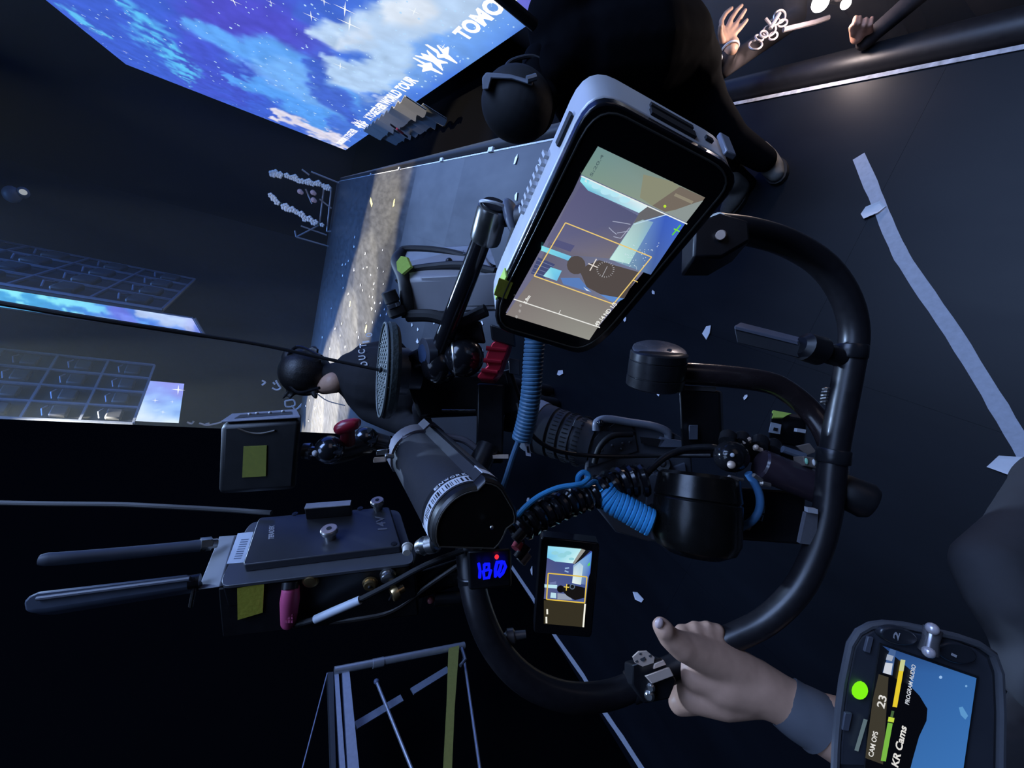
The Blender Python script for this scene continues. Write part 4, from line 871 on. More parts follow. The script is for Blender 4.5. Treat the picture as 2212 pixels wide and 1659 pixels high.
pt.poly(cq((755, 403), (1355, 690), (1250, 828), (660, 560)), 0, [(112, 146, 146), (136, 142, 126), (150, 156, 140), (124, 152, 140)])
pt.poly(cq((1010, 560), (1170, 600), (1215, 628), (1060, 735), (990, 690)), (140, 142, 120))
pt.poly(cq((1215, 628), (1355, 690), (1320, 735), (1180, 760), (1130, 770), (1060, 735)), (118, 108, 98)); pt.poly(cq((1190, 665), (1290, 710), (1280, 725), (1180, 680)), (146, 138, 120))
pt.poly(cq((1310, 715), (1345, 705), (1250, 828), (1140, 775)), (142, 152, 150)); pt.disc(*cq((1130, 738))[0], 3.2, (190, 230, 60))
pt.poly(cq((660, 560), (1250, 828), (840, 1278), (398, 1118)), 0, [(96, 98, 130), (110, 120, 160), (120, 126, 150), (104, 100, 118)])
pt.poly(cq((660, 620), (980, 790), (950, 835), (820, 1030), (600, 1010), (470, 930)), 0, [(92, 92, 128), (86, 90, 124), (110, 108, 130), (122, 116, 126), (112, 108, 124), (104, 104, 138)])
pt.poly(cq((665, 565), (1035, 738), (985, 775), (700, 650), (655, 597)), 0, [(120, 220, 240), (230, 246, 250), (190, 238, 248), (110, 190, 220), (150, 236, 246)])
for x, y, rx in ((745, 625, 10), (800, 655, 12), (850, 672, 9), (905, 700, 12), (720, 605, 7)): pt.disc(*cq((x, y))[0], rx, (186, 236, 250), rx * .6)
pt.poly(cq((985, 775), (1035, 738), (1140, 780), (955, 832)), (104, 104, 108))
pt.poly(cq((955, 832), (1138, 780), (1245, 830), (1050, 1120), (880, 1060), (820, 1030)), 0, [(120, 150, 190), (60, 96, 196), (70, 110, 214), (78, 104, 160), (110, 124, 160), (150, 190, 200)])
pt.poly(cq((955, 832), (1005, 812), (1065, 825), (930, 1060), (820, 1035)), 0, [(170, 200, 200), (160, 190, 196), (130, 170, 200), (180, 224, 220), (206, 244, 236)])
for i in range(46): x, y = random.uniform(900, 1065), random.uniform(935, 1085); pt.disc(*cq((x + (1010 - y) * .5, y))[0], 1.1, (214, 232, 244), .8, 6)
pt.line(cq((955, 832), (1135, 778)), 2, (190, 220, 240))
for q_ in ([(835, 815), (900, 825), (935, 832)], [(815, 850), (835, 870), (858, 888)], [(840, 900), (880, 910), (930, 850)], [(860, 880), (920, 870)]): pt.line(cq(*q_), 1.6, (170, 176, 200))
pt.poly(cq((440, 950), (605, 1010), (590, 1035), (436, 978)), 0, [(130, 226, 240), (120, 200, 236), (110, 190, 230), (140, 236, 240)])
pt.poly(cq((520, 915), (625, 950), (600, 985), (490, 945)), (86, 88, 128))
pt.poly(cq((420, 1015), (515, 1055), (455, 1135), (380, 1105)), (70, 78, 120))
for i in range(4): pt.line(cq((415 - i * 10, 1030 + i * 22), (508 - i * 14, 1068 + i * 18)), 1.4, (112, 122, 160))
pt.poly(cq((490, 1070), (552, 1090), (525, 1147), (448, 1120)), 0, [(130, 220, 240), (120, 204, 240), (110, 190, 232), (176, 240, 246)])
pt.poly(cq((545, 1130), (650, 1130), (720, 1212), (560, 1165)), (92, 128, 190)); pt.poly(cq((760, 1220), (840, 1225), (900, 1245), (870, 1262), (830, 1262)), (96, 140, 206))
pt.poly(cq((672, 1180), (712, 1206), (690, 1200)), (230, 240, 250))
BR = (84, 76, 74)
pt.disc(*cq((632, 1058))[0], 20, BR); pt.poly(cq((650, 1090), (690, 1060), (760, 1030), (850, 1060), (985, 1098), (900, 1245), (770, 1222), (690, 1180), (665, 1120)), BR)
pt.poly(cq((398, 1118), (840, 1278), (705, 1478), (240, 1335)), 0, [(122, 114, 112), (132, 126, 122), (150, 150, 142), (134, 126, 124)])
pt.line(cq((660, 560), (1250, 828)), 2.6, (236, 244, 240)); pt.line(cq((285, 1248), (765, 1407)), 2.2, (240, 240, 236)); pt.line(cq((535, 1330), (545, 1310)), 1.4, (230, 230, 228))
YB = (240, 206, 120); pt.line(cq((572, 820), (1052, 1012), (840, 1275), (398, 1118), (572, 820)), 2.4, YB)
pt.line(cq((950, 1140), (975, 1152)), 2, YB); pt.line(cq((700, 1048), (752, 1070)), 2.2, (236, 228, 220)); pt.line(cq((745, 1022), (708, 1088)), 2.2, (236, 228, 220))
cx_, cy_ = cq((795, 1080))[0]
for i in range(22):
    a_ = 2 * PI * i / 22; pt.line([(cx_ + 16 * math.cos(a_), cy_ + 15 * math.sin(a_)), (cx_ + 19.5 * math.cos(a_), cy_ + 18 * math.sin(a_))], 1., (186, 186, 190))
pt.line(cq((805, 1060), (775, 1120)), 1.2, (180, 180, 186))
pt.line(cq((1165, 886), (1212, 828)), 2.6, (96, 226, 40)); pt.line(cq((1174, 850), (1206, 866)), 2.6, (130, 236, 40))
pt.text('49.14 ND 1/5', cq((752, 1398))[0], cq((862, 1272))[0], (-8.5, -4.6), (240, 240, 236), .03); pt.text('2.8m', cq((352, 1272))[0], cq((380, 1228))[0], (-6.5, -3.4), (244, 244, 240), .03)
pt.text('P', cq((690, 592))[0], cq((696, 578))[0], (-5, -2.6), (230, 240, 240), .03); pt.text('5:20.4', cq((718, 560))[0], cq((785, 440))[0], (-5.5, -3), (84, 106, 108), .02)
for x, y in ((300, 1342), (318, 1310), (322, 1278)): pt.disc(*cq((x, y))[0], 2.6, (164, 160, 158), 3.4)
pt.build('screen_picture', picture_mat('monitor_picture', .95), scr)

# ------------------------------------------------------------------ transmitter behind the monitor
tx = thing('wireless_transmitter', P(960, 610, .5), 'grey wireless transmitter box with black bands and a lime tape end', 'transmitter')
TXG = mat('transmitter_shell', (.30, .30, .32), .42, var=.06)
obj('shell', MB().ppd(P(878, 602, .505), P(1078, 592, .485), P(884, 682, .520), P(862, 545, .565)), TXG, tx, bevel=.005)
obj('front_panel', MB().ppd(P(908, 598, .502), P(1074, 589, .4835), P(910, 668, .5155), P(908, 598, .507)), TXG, tx, bevel=.002)
obj('top_cover', MB().ppd(P(868, 560, .545), P(1062, 552, .53), P(872, 582, .53), P(868, 536, .565)), mat('cover_blue_grey', (.36, .39, .45), .4), tx, bevel=.002)
obj('end_bumper', MB().tube(smooth(PP([(868, 548, .56), (858, 566, .54), (872, 600, .512), (878, 640, .512), (882, 686, .518)]), 6), .0085, 12), RUBBER, tx)
obj('rubber_band', MB().tube(smooth(PP([(860, 548, .555), (880, 538, .56), (950, 542, .55), (1010, 556, .535), (1066, 580, .52)]), 6), .0052, 10), RUBBER, tx)
obj('rubber_band', MB().tube(smooth(PP([(862, 610, .515), (880, 588, .52), (930, 578, .518), (1000, 574, .505), (1070, 588, .49)]), 6), .0058, 10), RUBBER, tx)
obj('lime_tape', MB().prism(PP([(856, 566, .505), (866, 553, .515), (878, 555, .515), (887, 576, .505), (868, 592, .497), (858, 584, .498)]), camdir(.002, 0, .004)), LIME, tx, 'bright lime tape')
obj('bottom_guard', MB().tube(smooth(PP([(880, 682, .515), (930, 682, .510), (990, 694, .505), (1050, 670, .495)]), 5), .008, 10), RUBBER, tx)
an = obj('antenna_stub', MB().lathe(P(838, 628, .50), P(862, 684, .51), [(0, .007), (.04, .0092), (.42, .0095), (.46, .0075), (.62, .0075), (.66, .0115), (.9, .0115), (1, .009)], 20), RUBBER, tx)
obj('antenna_ring', MB().lathe(P(849, 656, .5), P(852, 663, .5015), [(0, .0085), (1, .0085)], 20), mat('ring_sheen', (.16, .17, .2), .25, .7), an)
LTX = MB(); O = P(1000, 549, .531); text_on(LTX, 'LAND', O, P(1042, 547, .5285) - O, P(1000, 541, .5385) - O); obj('lettering', LTX, mat('grey_print', (.12, .13, .15), .6), tx)
obj('cover_knob', MB().ball(P(970, 564, .525), .0045, 10, 7), BLACK, tx)
obj('transmitter_mount', MB().ppd(P(950, 690, .512), P(1040, 694, .505), P(962, 738, .52), P(950, 690, .54)), BLACK, tx, bevel=.003)

# ------------------------------------------------------------------ disc with whip
dk = thing('magnetic_disc', P(828, 800, .55), 'round black ridged disc standing on edge in front of the headset person', 'disc')
dax = camdir(-.86, -.05, -.38).normalized(); dc = P(826, 799, .54)
obj('disc_face', MB().lathe(dc, dc - dax * .016, [(0, .057), (.06, .0615), (.3, .065), (.7, .065), (1, .060)], 48), mat('disc_rubber', (.030, .042, .042), .7, var=.3, scale=300, bump=.5), dk)
u_ = dax.orthogonal().normalized(); v_ = dax.cross(u_)
for R in (.0625,): obj('disc_rim', MB().tube([dc + dax * .0004 + (u_ * math.cos(i * PI / 24) + v_ * math.sin(i * PI / 24)) * R for i in range(49)], .0016, 6), mat('disc_rim_grey', (.09, .105, .105), .5), dk)
for i in range(9):
    for j in range(9):
        a_, b_ = (i - 4) * .0115, (j - 4) * .0115
        if math.hypot(a_, b_) < .052: obj('disc_stud', MB().ball(dc + u_ * a_ + v_ * b_ + dax * .0002, .0017, 6, 4), mat('stud_grey', (.06, .075, .075), .5), dk)
obj('disc_hub', MB().lathe(dc - dax * .014, dc - dax * .05, [(0, .032), (.5, .032), (.55, .024), (1, .024)], 30), mat('hub_slate', (.05, .055, .075), .4), dk)
obj('hub_neck', MB().tube([dc - dax * .045, P(900, 775, .535), P(918, 768, .52)], .012, 12), BLACK, dk)
wp = thing('whip_rod', P(815, 797, .53), 'long thin black rod rising from the disc to the left edge of the picture', 'rod')
obj('rod', MB().tube(smooth(PP([(824, 800, .528), (700, 774, .50), (560, 744, .468), (420, 722, .44), (200, 688, .40), (-40, 648, .37)]), 4), [.0022] * 12 + [.0026] * 9, 8), RUBBER, wp)
obj('rod_tip', MB().ball(P(822, 799, .527), (.004, .003, .003), 8, 6), RUBBER, wp)
# ------------------------------------------------------------------ battery grip
bt = thing('battery_grip', P(950, 1060, .46), 'fat black battery tube with a barcode sticker at its near end', 'battery')
n0, n1 = P(1022, 1138, .372), P(905, 985, .56); ax = (n1 - n0).normalized()
gu = camdir(.25, -1, 0); gu = (gu - ax * gu.dot(ax)).normalized(); gv = ax.cross(gu)       # gu: towards the picture's top
if gv.dot(camdir(1, 0, 0)) < 0: gv = -gv
def sec(c, R):                                # D-shaped section
    out = []
    for i in range(40):
        a_ = 2 * PI * i / 40; x, y = math.cos(a_), math.sin(a_)
        k = 1.
        if y > .0 and x > 0: k = min(1.22, 1 / max(abs(x) * .62 + abs(y) * .62, .78))
        if y < -.55: k = .55 / -y * 1.05
        out.append(c + gv * (x * R * k) + gu * (y * R * k))
    return out
L_ = (n1 - n0).length
def loft(secs):
    mb = MB(); n_ = len(secs[0]); vs = [p for s_ in secs for p in s_]
    fs = [(i * n_ + j, i * n_ + (j + 1) % n_, (i + 1) * n_ + (j + 1) % n_, (i + 1) * n_ + j) for i in range(len(secs) - 1) for j in range(n_)]
    return mb.add(vs, fs + [tuple(range(n_ - 1, -1, -1)), tuple((len(secs) - 1) * n_ + j for j in range(n_))])
BG = mat('battery_soft_black', (.040, .040, .045), .48, var=.12, scale=200)
R0 = .0385
obj('battery_body', loft([sec(n0 + ax * .012, R0), sec(n0 + ax * (L_ * .97), R0 * .97), sec(n0 + ax * L_, R0 * .93)]), BG, bt)
cap_ = obj('end_cap', loft([sec(n0, R0 * .93), sec(n0 + ax * .003, R0 * .985), sec(n0 + ax * .0118, R0 * .985)]), mat('cap_gloss', (.012, .011, .010), .35), bt)
rim_ = sec(n0 - ax * .0002, R0 * .90); obj('cap_rim', MB().tube(rim_ + rim_[:1], .0007, 5, caps=False), mat('rim_brown', (.09, .08, .065), .4), cap_)
obj('cap_screw', MB().ball(P(1062, 1139, .369), .0020, 8, 6), STEEL, cap_)
def onb(a_, t_, w=.0006):                      # point on the tube: angle a_, distance t_ from the near end
    x, y = math.cos(a_), math.sin(a_); k = 1.
    if y > 0 and x > 0: k = min(1.22, 1 / max(abs(x) * .62 + abs(y) * .62, .78))
    return n0 + ax * t_ + (gv * x + gu * y) * (R0 * k + w)
def patch(mb, a0, a1, t0, t1, w, k=10):
    vs = []
    for i in range(k + 1):
        a_ = a0 + (a1 - a0) * i / k; vs += [onb(a_, t0, w), onb(a_, t1, w)]
    return mb.add(vs, [(2 * i, 2 * i + 1, 2 * i + 3, 2 * i + 2) for i in range(k)])
obj('body_seam_strip', patch(MB(), 1.22, 1.50, .026, L_ * .96, .0007), mat('strip_grey', (.075, .075, .08), .5), bt)
stk = obj('barcode_sticker', patch(MB(), 1.12, 3.62, .0135, .034, .0006, 24), WHITE, bt, 'white barcode sticker')
mb = MB(); r_ = random.Random(5); a_ = 1.62
while a_ < 3.3:
    w_ = r_.choice((.018, .03, .05)); patch(mb, a_, a_ + w_, .0150, .0235, .0009, 2); a_ += w_ + r_.choice((.025, .04, .07))
obj('barcode', mb, INK, stk, kind='stuff')
obj('sticker_header', patch(MB(), 1.50, 3.5, .0272, .0345, .0008, 20), INK, stk)
mb = MB(); a_ = 2.62
for chh in 'ENWORKS':
    O = onb(a_, .0285, .0011); vs, fs = text2d(chh, 1, .03); xs = [v[0] for v in vs]; ys_ = [v[1] for v in vs]
    mb.add([onb(a_ - .125 * (x - min(xs)) / (max(xs) - min(xs)), .0283 + .0048 * (y - min(ys_)) / (max(ys_) - min(ys_)), .0011) for x, y in vs], fs); a_ -= .155
obj('sticker_letters', mb, WHITE, stk, kind='stuff')
# collar and curved hook at the far end
CG = mat('collar_grey', (.24, .23, .27), .42, .2, var=.08)
col_ = obj('far_collar', loft([sec(n0 + ax * (L_ * .955), R0 * 1.04), sec(n0 + ax * (L_ * 1.10), R0 * 1.04), sec(n0 + ax * (L_ * 1.12), R0)]), CG, bt)
obj('curved_hook', MB().tube(smooth(PP([(870, 948, .54), (920, 940, .545), (960, 943, .55), (1000, 950, .555), (1022, 964, .558), (1034, 974, .56)]), 5), .0048, 10, flat=(camdir(0, 1, 0), 1.)), CG, bt)
for (x0, y0), (x1, y1) in (((888, 950), (896, 962)), ((907, 956), (910, 960))): obj('collar_mark', MB().tube(PP([(x0, y0, .526), (x1, y1, .522)]), .0007, 6), mat('red_mark', (.35, .05, .08), .5), col_)

# ------------------------------------------------------------------ voltage display below the battery
vd = thing('voltage_display', P(1065, 1230, .42), 'small black display with blurred blue digits and a red light below the battery', 'display')
obj('display_case', MB().ppd(P(1008, 1190, .398), P(1104, 1184, .402), P(1012, 1275, .41), P(1012, 1190, .43)), BLACK, vd, bevel=.003)
vp = Plane([(1030, 1214), (1093, 1206), (1096, 1250), (1034, 1258)], depths=[.3985, .4005, .408, .406])
mb = MB()
def stroke(pts, r): mb.tube([vp.at(x, y, .001) for x, y in pts], r, 6)
for p_ in ([(1034, 1216), (1037, 1232), (1036, 1246)], [(1046, 1218), (1056, 1217), (1056, 1228), (1046, 1232), (1046, 1218)], [(1044, 1232), (1046, 1248), (1056, 1246), (1060, 1230)], [(1074, 1212), (1070, 1228), (1070, 1244)], [(1074, 1214), (1084, 1211), (1080, 1228), (1074, 1240)], [(1088, 1212), (1092, 1222), (1086, 1236), (1078, 1244)]): stroke(p_, .0017)
obj('blue_digits', mb, glow('display_blue', (.005, .01, .92), 1.1), vd, kind='stuff')
obj('red_light', MB().ball(P(1073, 1203, .3985), (.0025, .0022, .0022), 8, 6), glow('display_red', (.9, .03, .05), 1.), vd)

# ------------------------------------------------------------------ wireless receiver with antennas
rx = thing('video_receiver', P(680, 1210, .46), 'flat black video receiver with battery plate, two antennas and yellow tape', 'receiver')
o_, a_, b_ = P(476, 1264, .425), P(884, 1214, .462), P(548, 1138, .51)
rn = (a_ - o_).cross(b_ - o_).normalized()
if rn.dot(EYE - o_) < 0: rn = -rn
RP = Plane([(476, 1264), (884, 1214), (850, 1112), (548, 1138)], depths=[.425, .462, (EYE - a_).length and .462, .51]); RP.o = o_; RP.n = rn
PLATE = mat('receiver_plate', (.085, .088, .10), .42, .2, var=.1)
obj('receiver_body', MB().prism(RP.poly([(478, 1262), (886, 1216), (872, 1140), (850, 1118), (560, 1135), (520, 1160)], -.004), -rn * .028), BLACK, rx, bevel=.002)
pl_ = rr([(470, 1268), (898, 1216), (862, 1100), (538, 1128)], [(.2, .06), (.05, .16), (.12, .06), (.05, .2)])
plt = obj('base_plate', MB().prism(RP.poly(pl_, 0.), -rn * .004), PLATE, rx, bevel=.0006)
def rbx(name, q4, h, m_, par=rx, f=None, bev=.0012, w0=0.): 
    q_ = RP.poly(rr(q4, f) if f else q4, w0 + h); return obj(name, MB().prism(q_, -rn * h), m_, par, bevel=bev)
BP = mat('battery_plate_satin', (.050, .051, .060), .34, .25, var=.08)
bp_ = rbx('battery_plate', [(528, 1236), (868, 1194), (842, 1108), (562, 1132)], .010, BP, rx, [(.06, .02), (.02, .06), (.06, .03), (.03, .1)])
obj('plate_gap', MB().prism(RP.poly([(868, 1194), (871, 1193.6), (845, 1108), (842, 1108.4)], .0045), -rn * .004), INK, rx)
def rtop(x, y, w=.010): return RP.at(x, y, w)
l0, l1 = rtop(664, 1137, .0102), rtop(761, 1129, .0102); bd = (b_ - o_).normalized() * .010
lb = obj('latch_block', MB().ppd(l0, l1, l0 + bd, l0 + rn * .016), BLACK, rx, bevel=.001)
obj('latch_face', MB().ppd(l0 + rn * .0161, l1 + rn * .0161, l0 + bd + rn * .0161, l0 + rn * .0172), mat('latch_lit_grey', (.80, .80, .84), .4), lb)  # bright upper face of the black block, its light put into the colour
for x, y, k in ((716, 1176, 1.), (818, 1112, .88)):
    c = rtop(x, y); pin = obj('locking_pin', MB().lathe(c, c + rn * .013, [(0, .0065 * k), (.55, .0065 * k), (.6, .0095 * k), (.92, .0098 * k), (1, .009 * k)], 26), STEEL, rx)
    obj('pin_top', MB().lathe(c + rn * .0131, c + rn * .0135, [(0, .0088 * k), (1, .0085 * k)], 26), mat('pin_copper', (.62, .46, .36), .35, .6), pin); obj('pin_socket', MB().lathe(c + rn * .0136, c + rn * .0139, [(0, .003 * k), (1, .003 * k)], 14), INK, pin)
for x, y in ((640, 1124), (780, 1112), (852, 1190)):
    c = rtop(x, y, .0103); obj('screw_head', MB().lathe(c, c + rn * .0005, [(0, .0036), (1, .0034)], 16), BLACKM, bp_); obj('screw_recess', MB().lathe(c + rn * .0005, c + rn * .0007, [(0, .0016), (1, .0016)], 6), INK, bp_)
mb = MB(); O = rtop(595, 1180, .0105); text_on(mb, 'TERADEK', O, rtop(596, 1150, .0105) - O, rtop(583, 1180, .0105) - O, .03); obj('lettering', mb, mat('grey_engraving', (.42, .42, .45), .5), bp_)
mb = MB(); O = rtop(838, 1158, .0105); text_on(mb, '14V', O, rtop(830, 1128, .0105) - O, rtop(818, 1160, .0105) - O, .02); obj('lettering', mb, mat('dim_engraving', (.17, .17, .19), .5), bp_)
lbs = obj('serial_label', MB().prism(RP.poly([(490, 1219), (527, 1216), (548, 1150), (514, 1153)], .0008), -rn * .0006), mat('blue_white_label', (.60, .66, .76), .5), rx)
mb = MB()
for i in range(9): f0 = .08 + i * .085; mb.prism([RP.at(503 + 23 * f0 + dx, 1214 - 60 * f0 + dy, .0011) for dx, dy in ((0, 0), (16, -1), (17.5, -3.2), (1.5, -2.2))], -rn * .0002)
obj('label_print', mb, mat('label_ink', (.16, .20, .28), .6), lbs, kind='stuff')
fl_ = obj('antenna_bracket', MB().prism(PP([(473, 1159, .505), (507, 1158, .50), (474, 1268, .425), (426, 1274, .425)]), camdir(.004, .006, .020)), mat('bracket_blue_grey', (.20, .21, .235), .45, var=.08), rx, bevel=.001)
side_o = [(470, 1272, .428), (895, 1218, .464), (905, 1330, .482), (480, 1378, .452)]
obj('connector_side', MB().prism(PP(side_o), camdir(.001, -.012, .02)), BLACK, rx, bevel=.002)
sp = Plane([p[:2] for p in side_o], depths=[p[2] for p in side_o]); sn = sp.n
obj('yellow_tape', MB().prism(sp.poly([(513, 1270), (571, 1258), (568, 1322), (514, 1338)], .0008), -sn * .0007), YELLOW, rx, 'dull yellow tape square')
def conn(x, y, r, m_, h=.006):
    c = sp.at(x, y); return obj('connector', MB().lathe(c, c + sn * h, [(0, r), (.2, r), (.25, r * .8), (.9, r * .8), (1, r * .7)], 20), m_, rx)
conn(671, 1255, .0085, BRASS, .003); cg = conn(800, 1258, .0085, BRASS); conn(838, 1240, .009, STEEL, .008); conn(880, 1180, .006, mat('ivory_plug', (.5, .47, .42), .5), .01)
obj('connector_pin', MB().ball(sp.at(800, 1258, .0065), .002, 8, 6), INK, cg)
kn = obj('brass_knob', MB().lathe(P(846, 1286, .448), P(872, 1270, .456), [(0, .007), (.15, .0082), (.5, .0082), (.55, .0045), (1, .0045)], 20), BRASS, rx)
obj('screw_slot', MB().box(P(845.5, 1286.5, .4475), camdir(.003, -.005, 0), camdir(.0006, .0004, 0), camdir(0, 0, .0008)), INK, kn)
obj('silver_plug', MB().lathe(P(905, 1182, .46), P(945, 1172, .45), [(0, .008), (.3, .0105), (.5, .008), (.55, .0105), (.9, .0105), (1, .008)], 20), STEEL, rx)
obj('connector_collar', MB().lathe(sp.at(628, 1258), sp.at(628, 1258) + sn * .003 + camdir(0, .005, 0), [(0, .0085), (1, .0085)], 20), BLACKM, rx)
# antennas
an1 = obj('antenna_rod', MB().tube(smooth(PP([(86, 1209, .40), (150, 1205, .41), (300, 1192, .44), (436, 1178, .468)]), 4), [.0050] + [.0064] * 11 + [.0066], 16), mat('antenna_matte', (.07, .08, .105), .5), rx)
obj('antenna_nut', MB().lathe(P(432, 1177, .466), P(456, 1174, .474), [(0, .0078), (1, .0078)], 6).lathe(P(457, 1174, .474), P(468, 1173, .478), [(0, .0055), (1, .0055)], 16), STEEL, an1)
pd = MB().prism(PP([(46, 1302, .385), (60, 1286, .387), (82, 1276, .39), (405, 1239, .418), (420, 1250, .42), (412, 1272, .42), (90, 1322, .388), (52, 1322, .385)]), camdir(.002, .010, .012))
an2 = obj('antenna_paddle', pd, mat('paddle_matte', (.06, .075, .11), .42), rx, bevel=.004)
obj('paddle_ridge', MB().tube(PP([(80, 1293, .3875), (410, 1250, .4185)]), .0022, 8), mat('paddle_ridge', (.12, .13, .16), .4), an2)
obj('antenna_nut', MB().lathe(P(408, 1258, .424), P(432, 1254, .428), [(0, .007), (1, .007)], 14), BLACKM, an2)
obj('bracket_screw', MB().tube(PP([(421, 1262, .424), (412, 1310, .428)]), .0022, 8), STEEL, rx)
obj('receiver_base', MB().ppd(P(884, 1240, .468), P(1010, 1200, .50), P(888, 1300, .48), P(884, 1240, .49)), BLACK, rx, bevel=.003)

pk = thing('plug', sp.at(628, 1290), 'pink cable plug pushed into the video receiver', 'plug')
obj('plug_body', MB().lathe(P(628, 1266, .437), P(623, 1352, .452), [(0, .0070), (.04, .0085), (.35, .0098), (.55, .0092), (.92, .0080), (.98, .0065), (1, .0055)], 24), PINK, pk)
for i in range(4):
    for j in (-1, 0, 1): obj('grip_rib', MB().box(P(625 + j * 6, 1318 + i * 8, .4395 + abs(j) * .0006), camdir(.0012, 0, 0), camdir(0, .0013, 0), camdir(0, 0, .0012)), mat('rib_dark_pink', (.32, .05, .12), .5), pk)
cb = thing('label_cable', P(760, 1300, .445), 'thin black cable with a pale blue white shrink label under the receiver', 'cable')
obj('wire', MB().tube(smooth(PP([(624, 1350, .452), (650, 1346, .45), (682, 1337, .446), (730, 1318, .444), (780, 1294, .444), (850, 1258, .448), (905, 1228, .45), (960, 1204, .46), (1000, 1190, .47)]), 6), .0032, 10), RUBBER, cb)
obj('shrink_label', MB().tube(PP([(681, 1338, .4455), (730, 1316.5, .4435), (778, 1296, .4435)]), .0046, 14), mat('pale_label_tube', (.62, .68, .76), .45), cb, 'pale blue white sleeve')
tag(obj('signal_cable', MB().tube(smooth(PP([(690, 1346, .47), (780, 1336, .47), (850, 1318, .475), (930, 1262, .48), (1000, 1215, .49)]), 6), .003, 8), mat('brown_black_cable', (.03, .025, .022), .5)), 'dark brown cable trailing behind the pale labelled cable', 'cable')
tag(obj('signal_cable', MB().tube(smooth(PP([(-20, 1086, .50), (90, 1088, .50), (260, 1090, .50), (350, 1094, .50), (500, 1102, .51), (586, 1108, .51)]), 6), .0030, 8), mat('grey_black_cable', (.07, .068, .066), .5)), 'thin grey cable running left from the receiver to the picture edge', 'cable')

# ------------------------------------------------------------------ small boxed module on its own ball arm
md = thing('camera_module', P(560, 960, .48), 'black boxed module with slotted top coloured as lit and yellow tape', 'module')
obj('module_case', MB().ppd(P(477, 916, .44), P(651, 905, .44), P(471, 1070, .457), P(500, 897, .505)), mat('module_black', (.004, .004, .005), .5), md, bevel=.006)
tp_ = Plane([(476, 913), (650, 902), (640, 885), (500, 896)], depths=[.440, .440, .503, .503])
obj('top_plate', MB().prism(tp_.poly([(478, 912), (649, 902), (641, 886), (501, 896)], .0015), -tp_.n * .002), mat('lit_top_slate', (.23, .24, .30), .4), md, bevel=.0006)  # top of the black case, light put into its paler colour
obj('top_slot', MB().prism(tp_.poly([(507, 907), (632, 898), (630, 892), (520, 899)], .0019), -tp_.n * .0008), INK, md)
for x, y in ((540, 900), (556, 898), (584, 897), (612, 894)): obj('slot_pin', MB().ball(tp_.at(x, y, .003), .0018, 8, 6), SILVER, md)
fp = Plane([(477, 916), (651, 905), (645, 1090), (470, 1100)], depths=[.44, .44, .46, .46])
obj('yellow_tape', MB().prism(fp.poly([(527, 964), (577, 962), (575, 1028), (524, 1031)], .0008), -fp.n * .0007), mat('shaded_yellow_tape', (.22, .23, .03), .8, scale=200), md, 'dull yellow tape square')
obj('front_lens_arc', MB().tube(smooth(fp.poly([(515, 925), (540, 934), (565, 936), (595, 930)], .0008), 5), .0012, 6), mat('brown_arc', (.06, .045, .03), .5), md)
ba = thing('ball_arm', P(750, 950, .5), 'small ball jointed arm with a dark red knob beside the slotted module', 'support arm')
CH = mat('blue_black_chrome', (.10, .11, .13), .14, .85)
for x, y, z, k in ((712, 972, .47, .0165), (790, 948, .51, .0155)): obj('ball_joint', MB().ball(P(x, y, z), k, 22, 14), CH, ba)
obj('arm_body', MB().tube(PP([(712, 980, .475), (752, 972, .49), (792, 958, .512)]), .0135, 14), BLACKM, ba)
obj('arm_stud', MB().lathe(P(655, 974, .465), P(690, 976, .468), [(0, .009), (.45, .010), (.5, .006), (1, .006)], 16), mat('stud_steel', (.34, .36, .40), .25, .85), ba)
obj('stud_tip', MB().ball(P(681, 979, .457), .0035, 10, 7), WHITE, ba)
tk = obj('red_knob', MB().tube(smooth(PP([(727, 932, .472), (738, 924, .470), (755, 919, .470), (772, 914, .472), (777, 914, .472)]), 4), [.004, .006, .0068, .0072, .0075, .0078, .008, .008, .0078, .0075, .0072, .007, .006, .0055, .005, .0045, .004], 14), mat('dark_red_knob', (.30, .012, .03), .35, coat=.3), ba, 'dark red knob')
obj('knob_stem', MB().tube(PP([(752, 924, .474), (751, 955, .485)]), [.0075, .009], 14), mat('dark_red_stem', (.14, .01, .016), .4), tk)
kb = MB()
for i in range(20):
    a_ = 2 * PI * i / 20; e_ = (camdir(.25, 1, 0).normalized() * math.cos(a_) + camdir(-.2, 0, 1).normalized() * math.sin(a_)) * .0115; kb.tube([P(803, 951, .517) + e_, P(836, 959, .525) + e_], .0013, 5)
kb.lathe(P(802, 951, .517), P(838, 960, .526), [(0, .010), (.1, .0118), (.9, .0118), (1, .010)], 26); obj('knurled_knob', kb, mat('knurl_slate', (.07, .08, .10), .35, .5), ba)
obj('silver_lug', MB().ppd(P(812, 972, .50), P(836, 970, .50), P(812, 984, .50), P(814, 970, .52)), STEEL, ba, bevel=.001); obj('tan_lug', MB().ppd(P(806, 990, .50), P(834, 988, .50), P(806, 1000, .50), P(808, 988, .52)), TAN, ba, bevel=.001)
obj('lug_screw', MB().ball(P(836, 985, .498), .0035, 10, 7).tube(PP([(836, 985, .5), (850, 986, .505)]), .0028, 8), STEEL, ba)

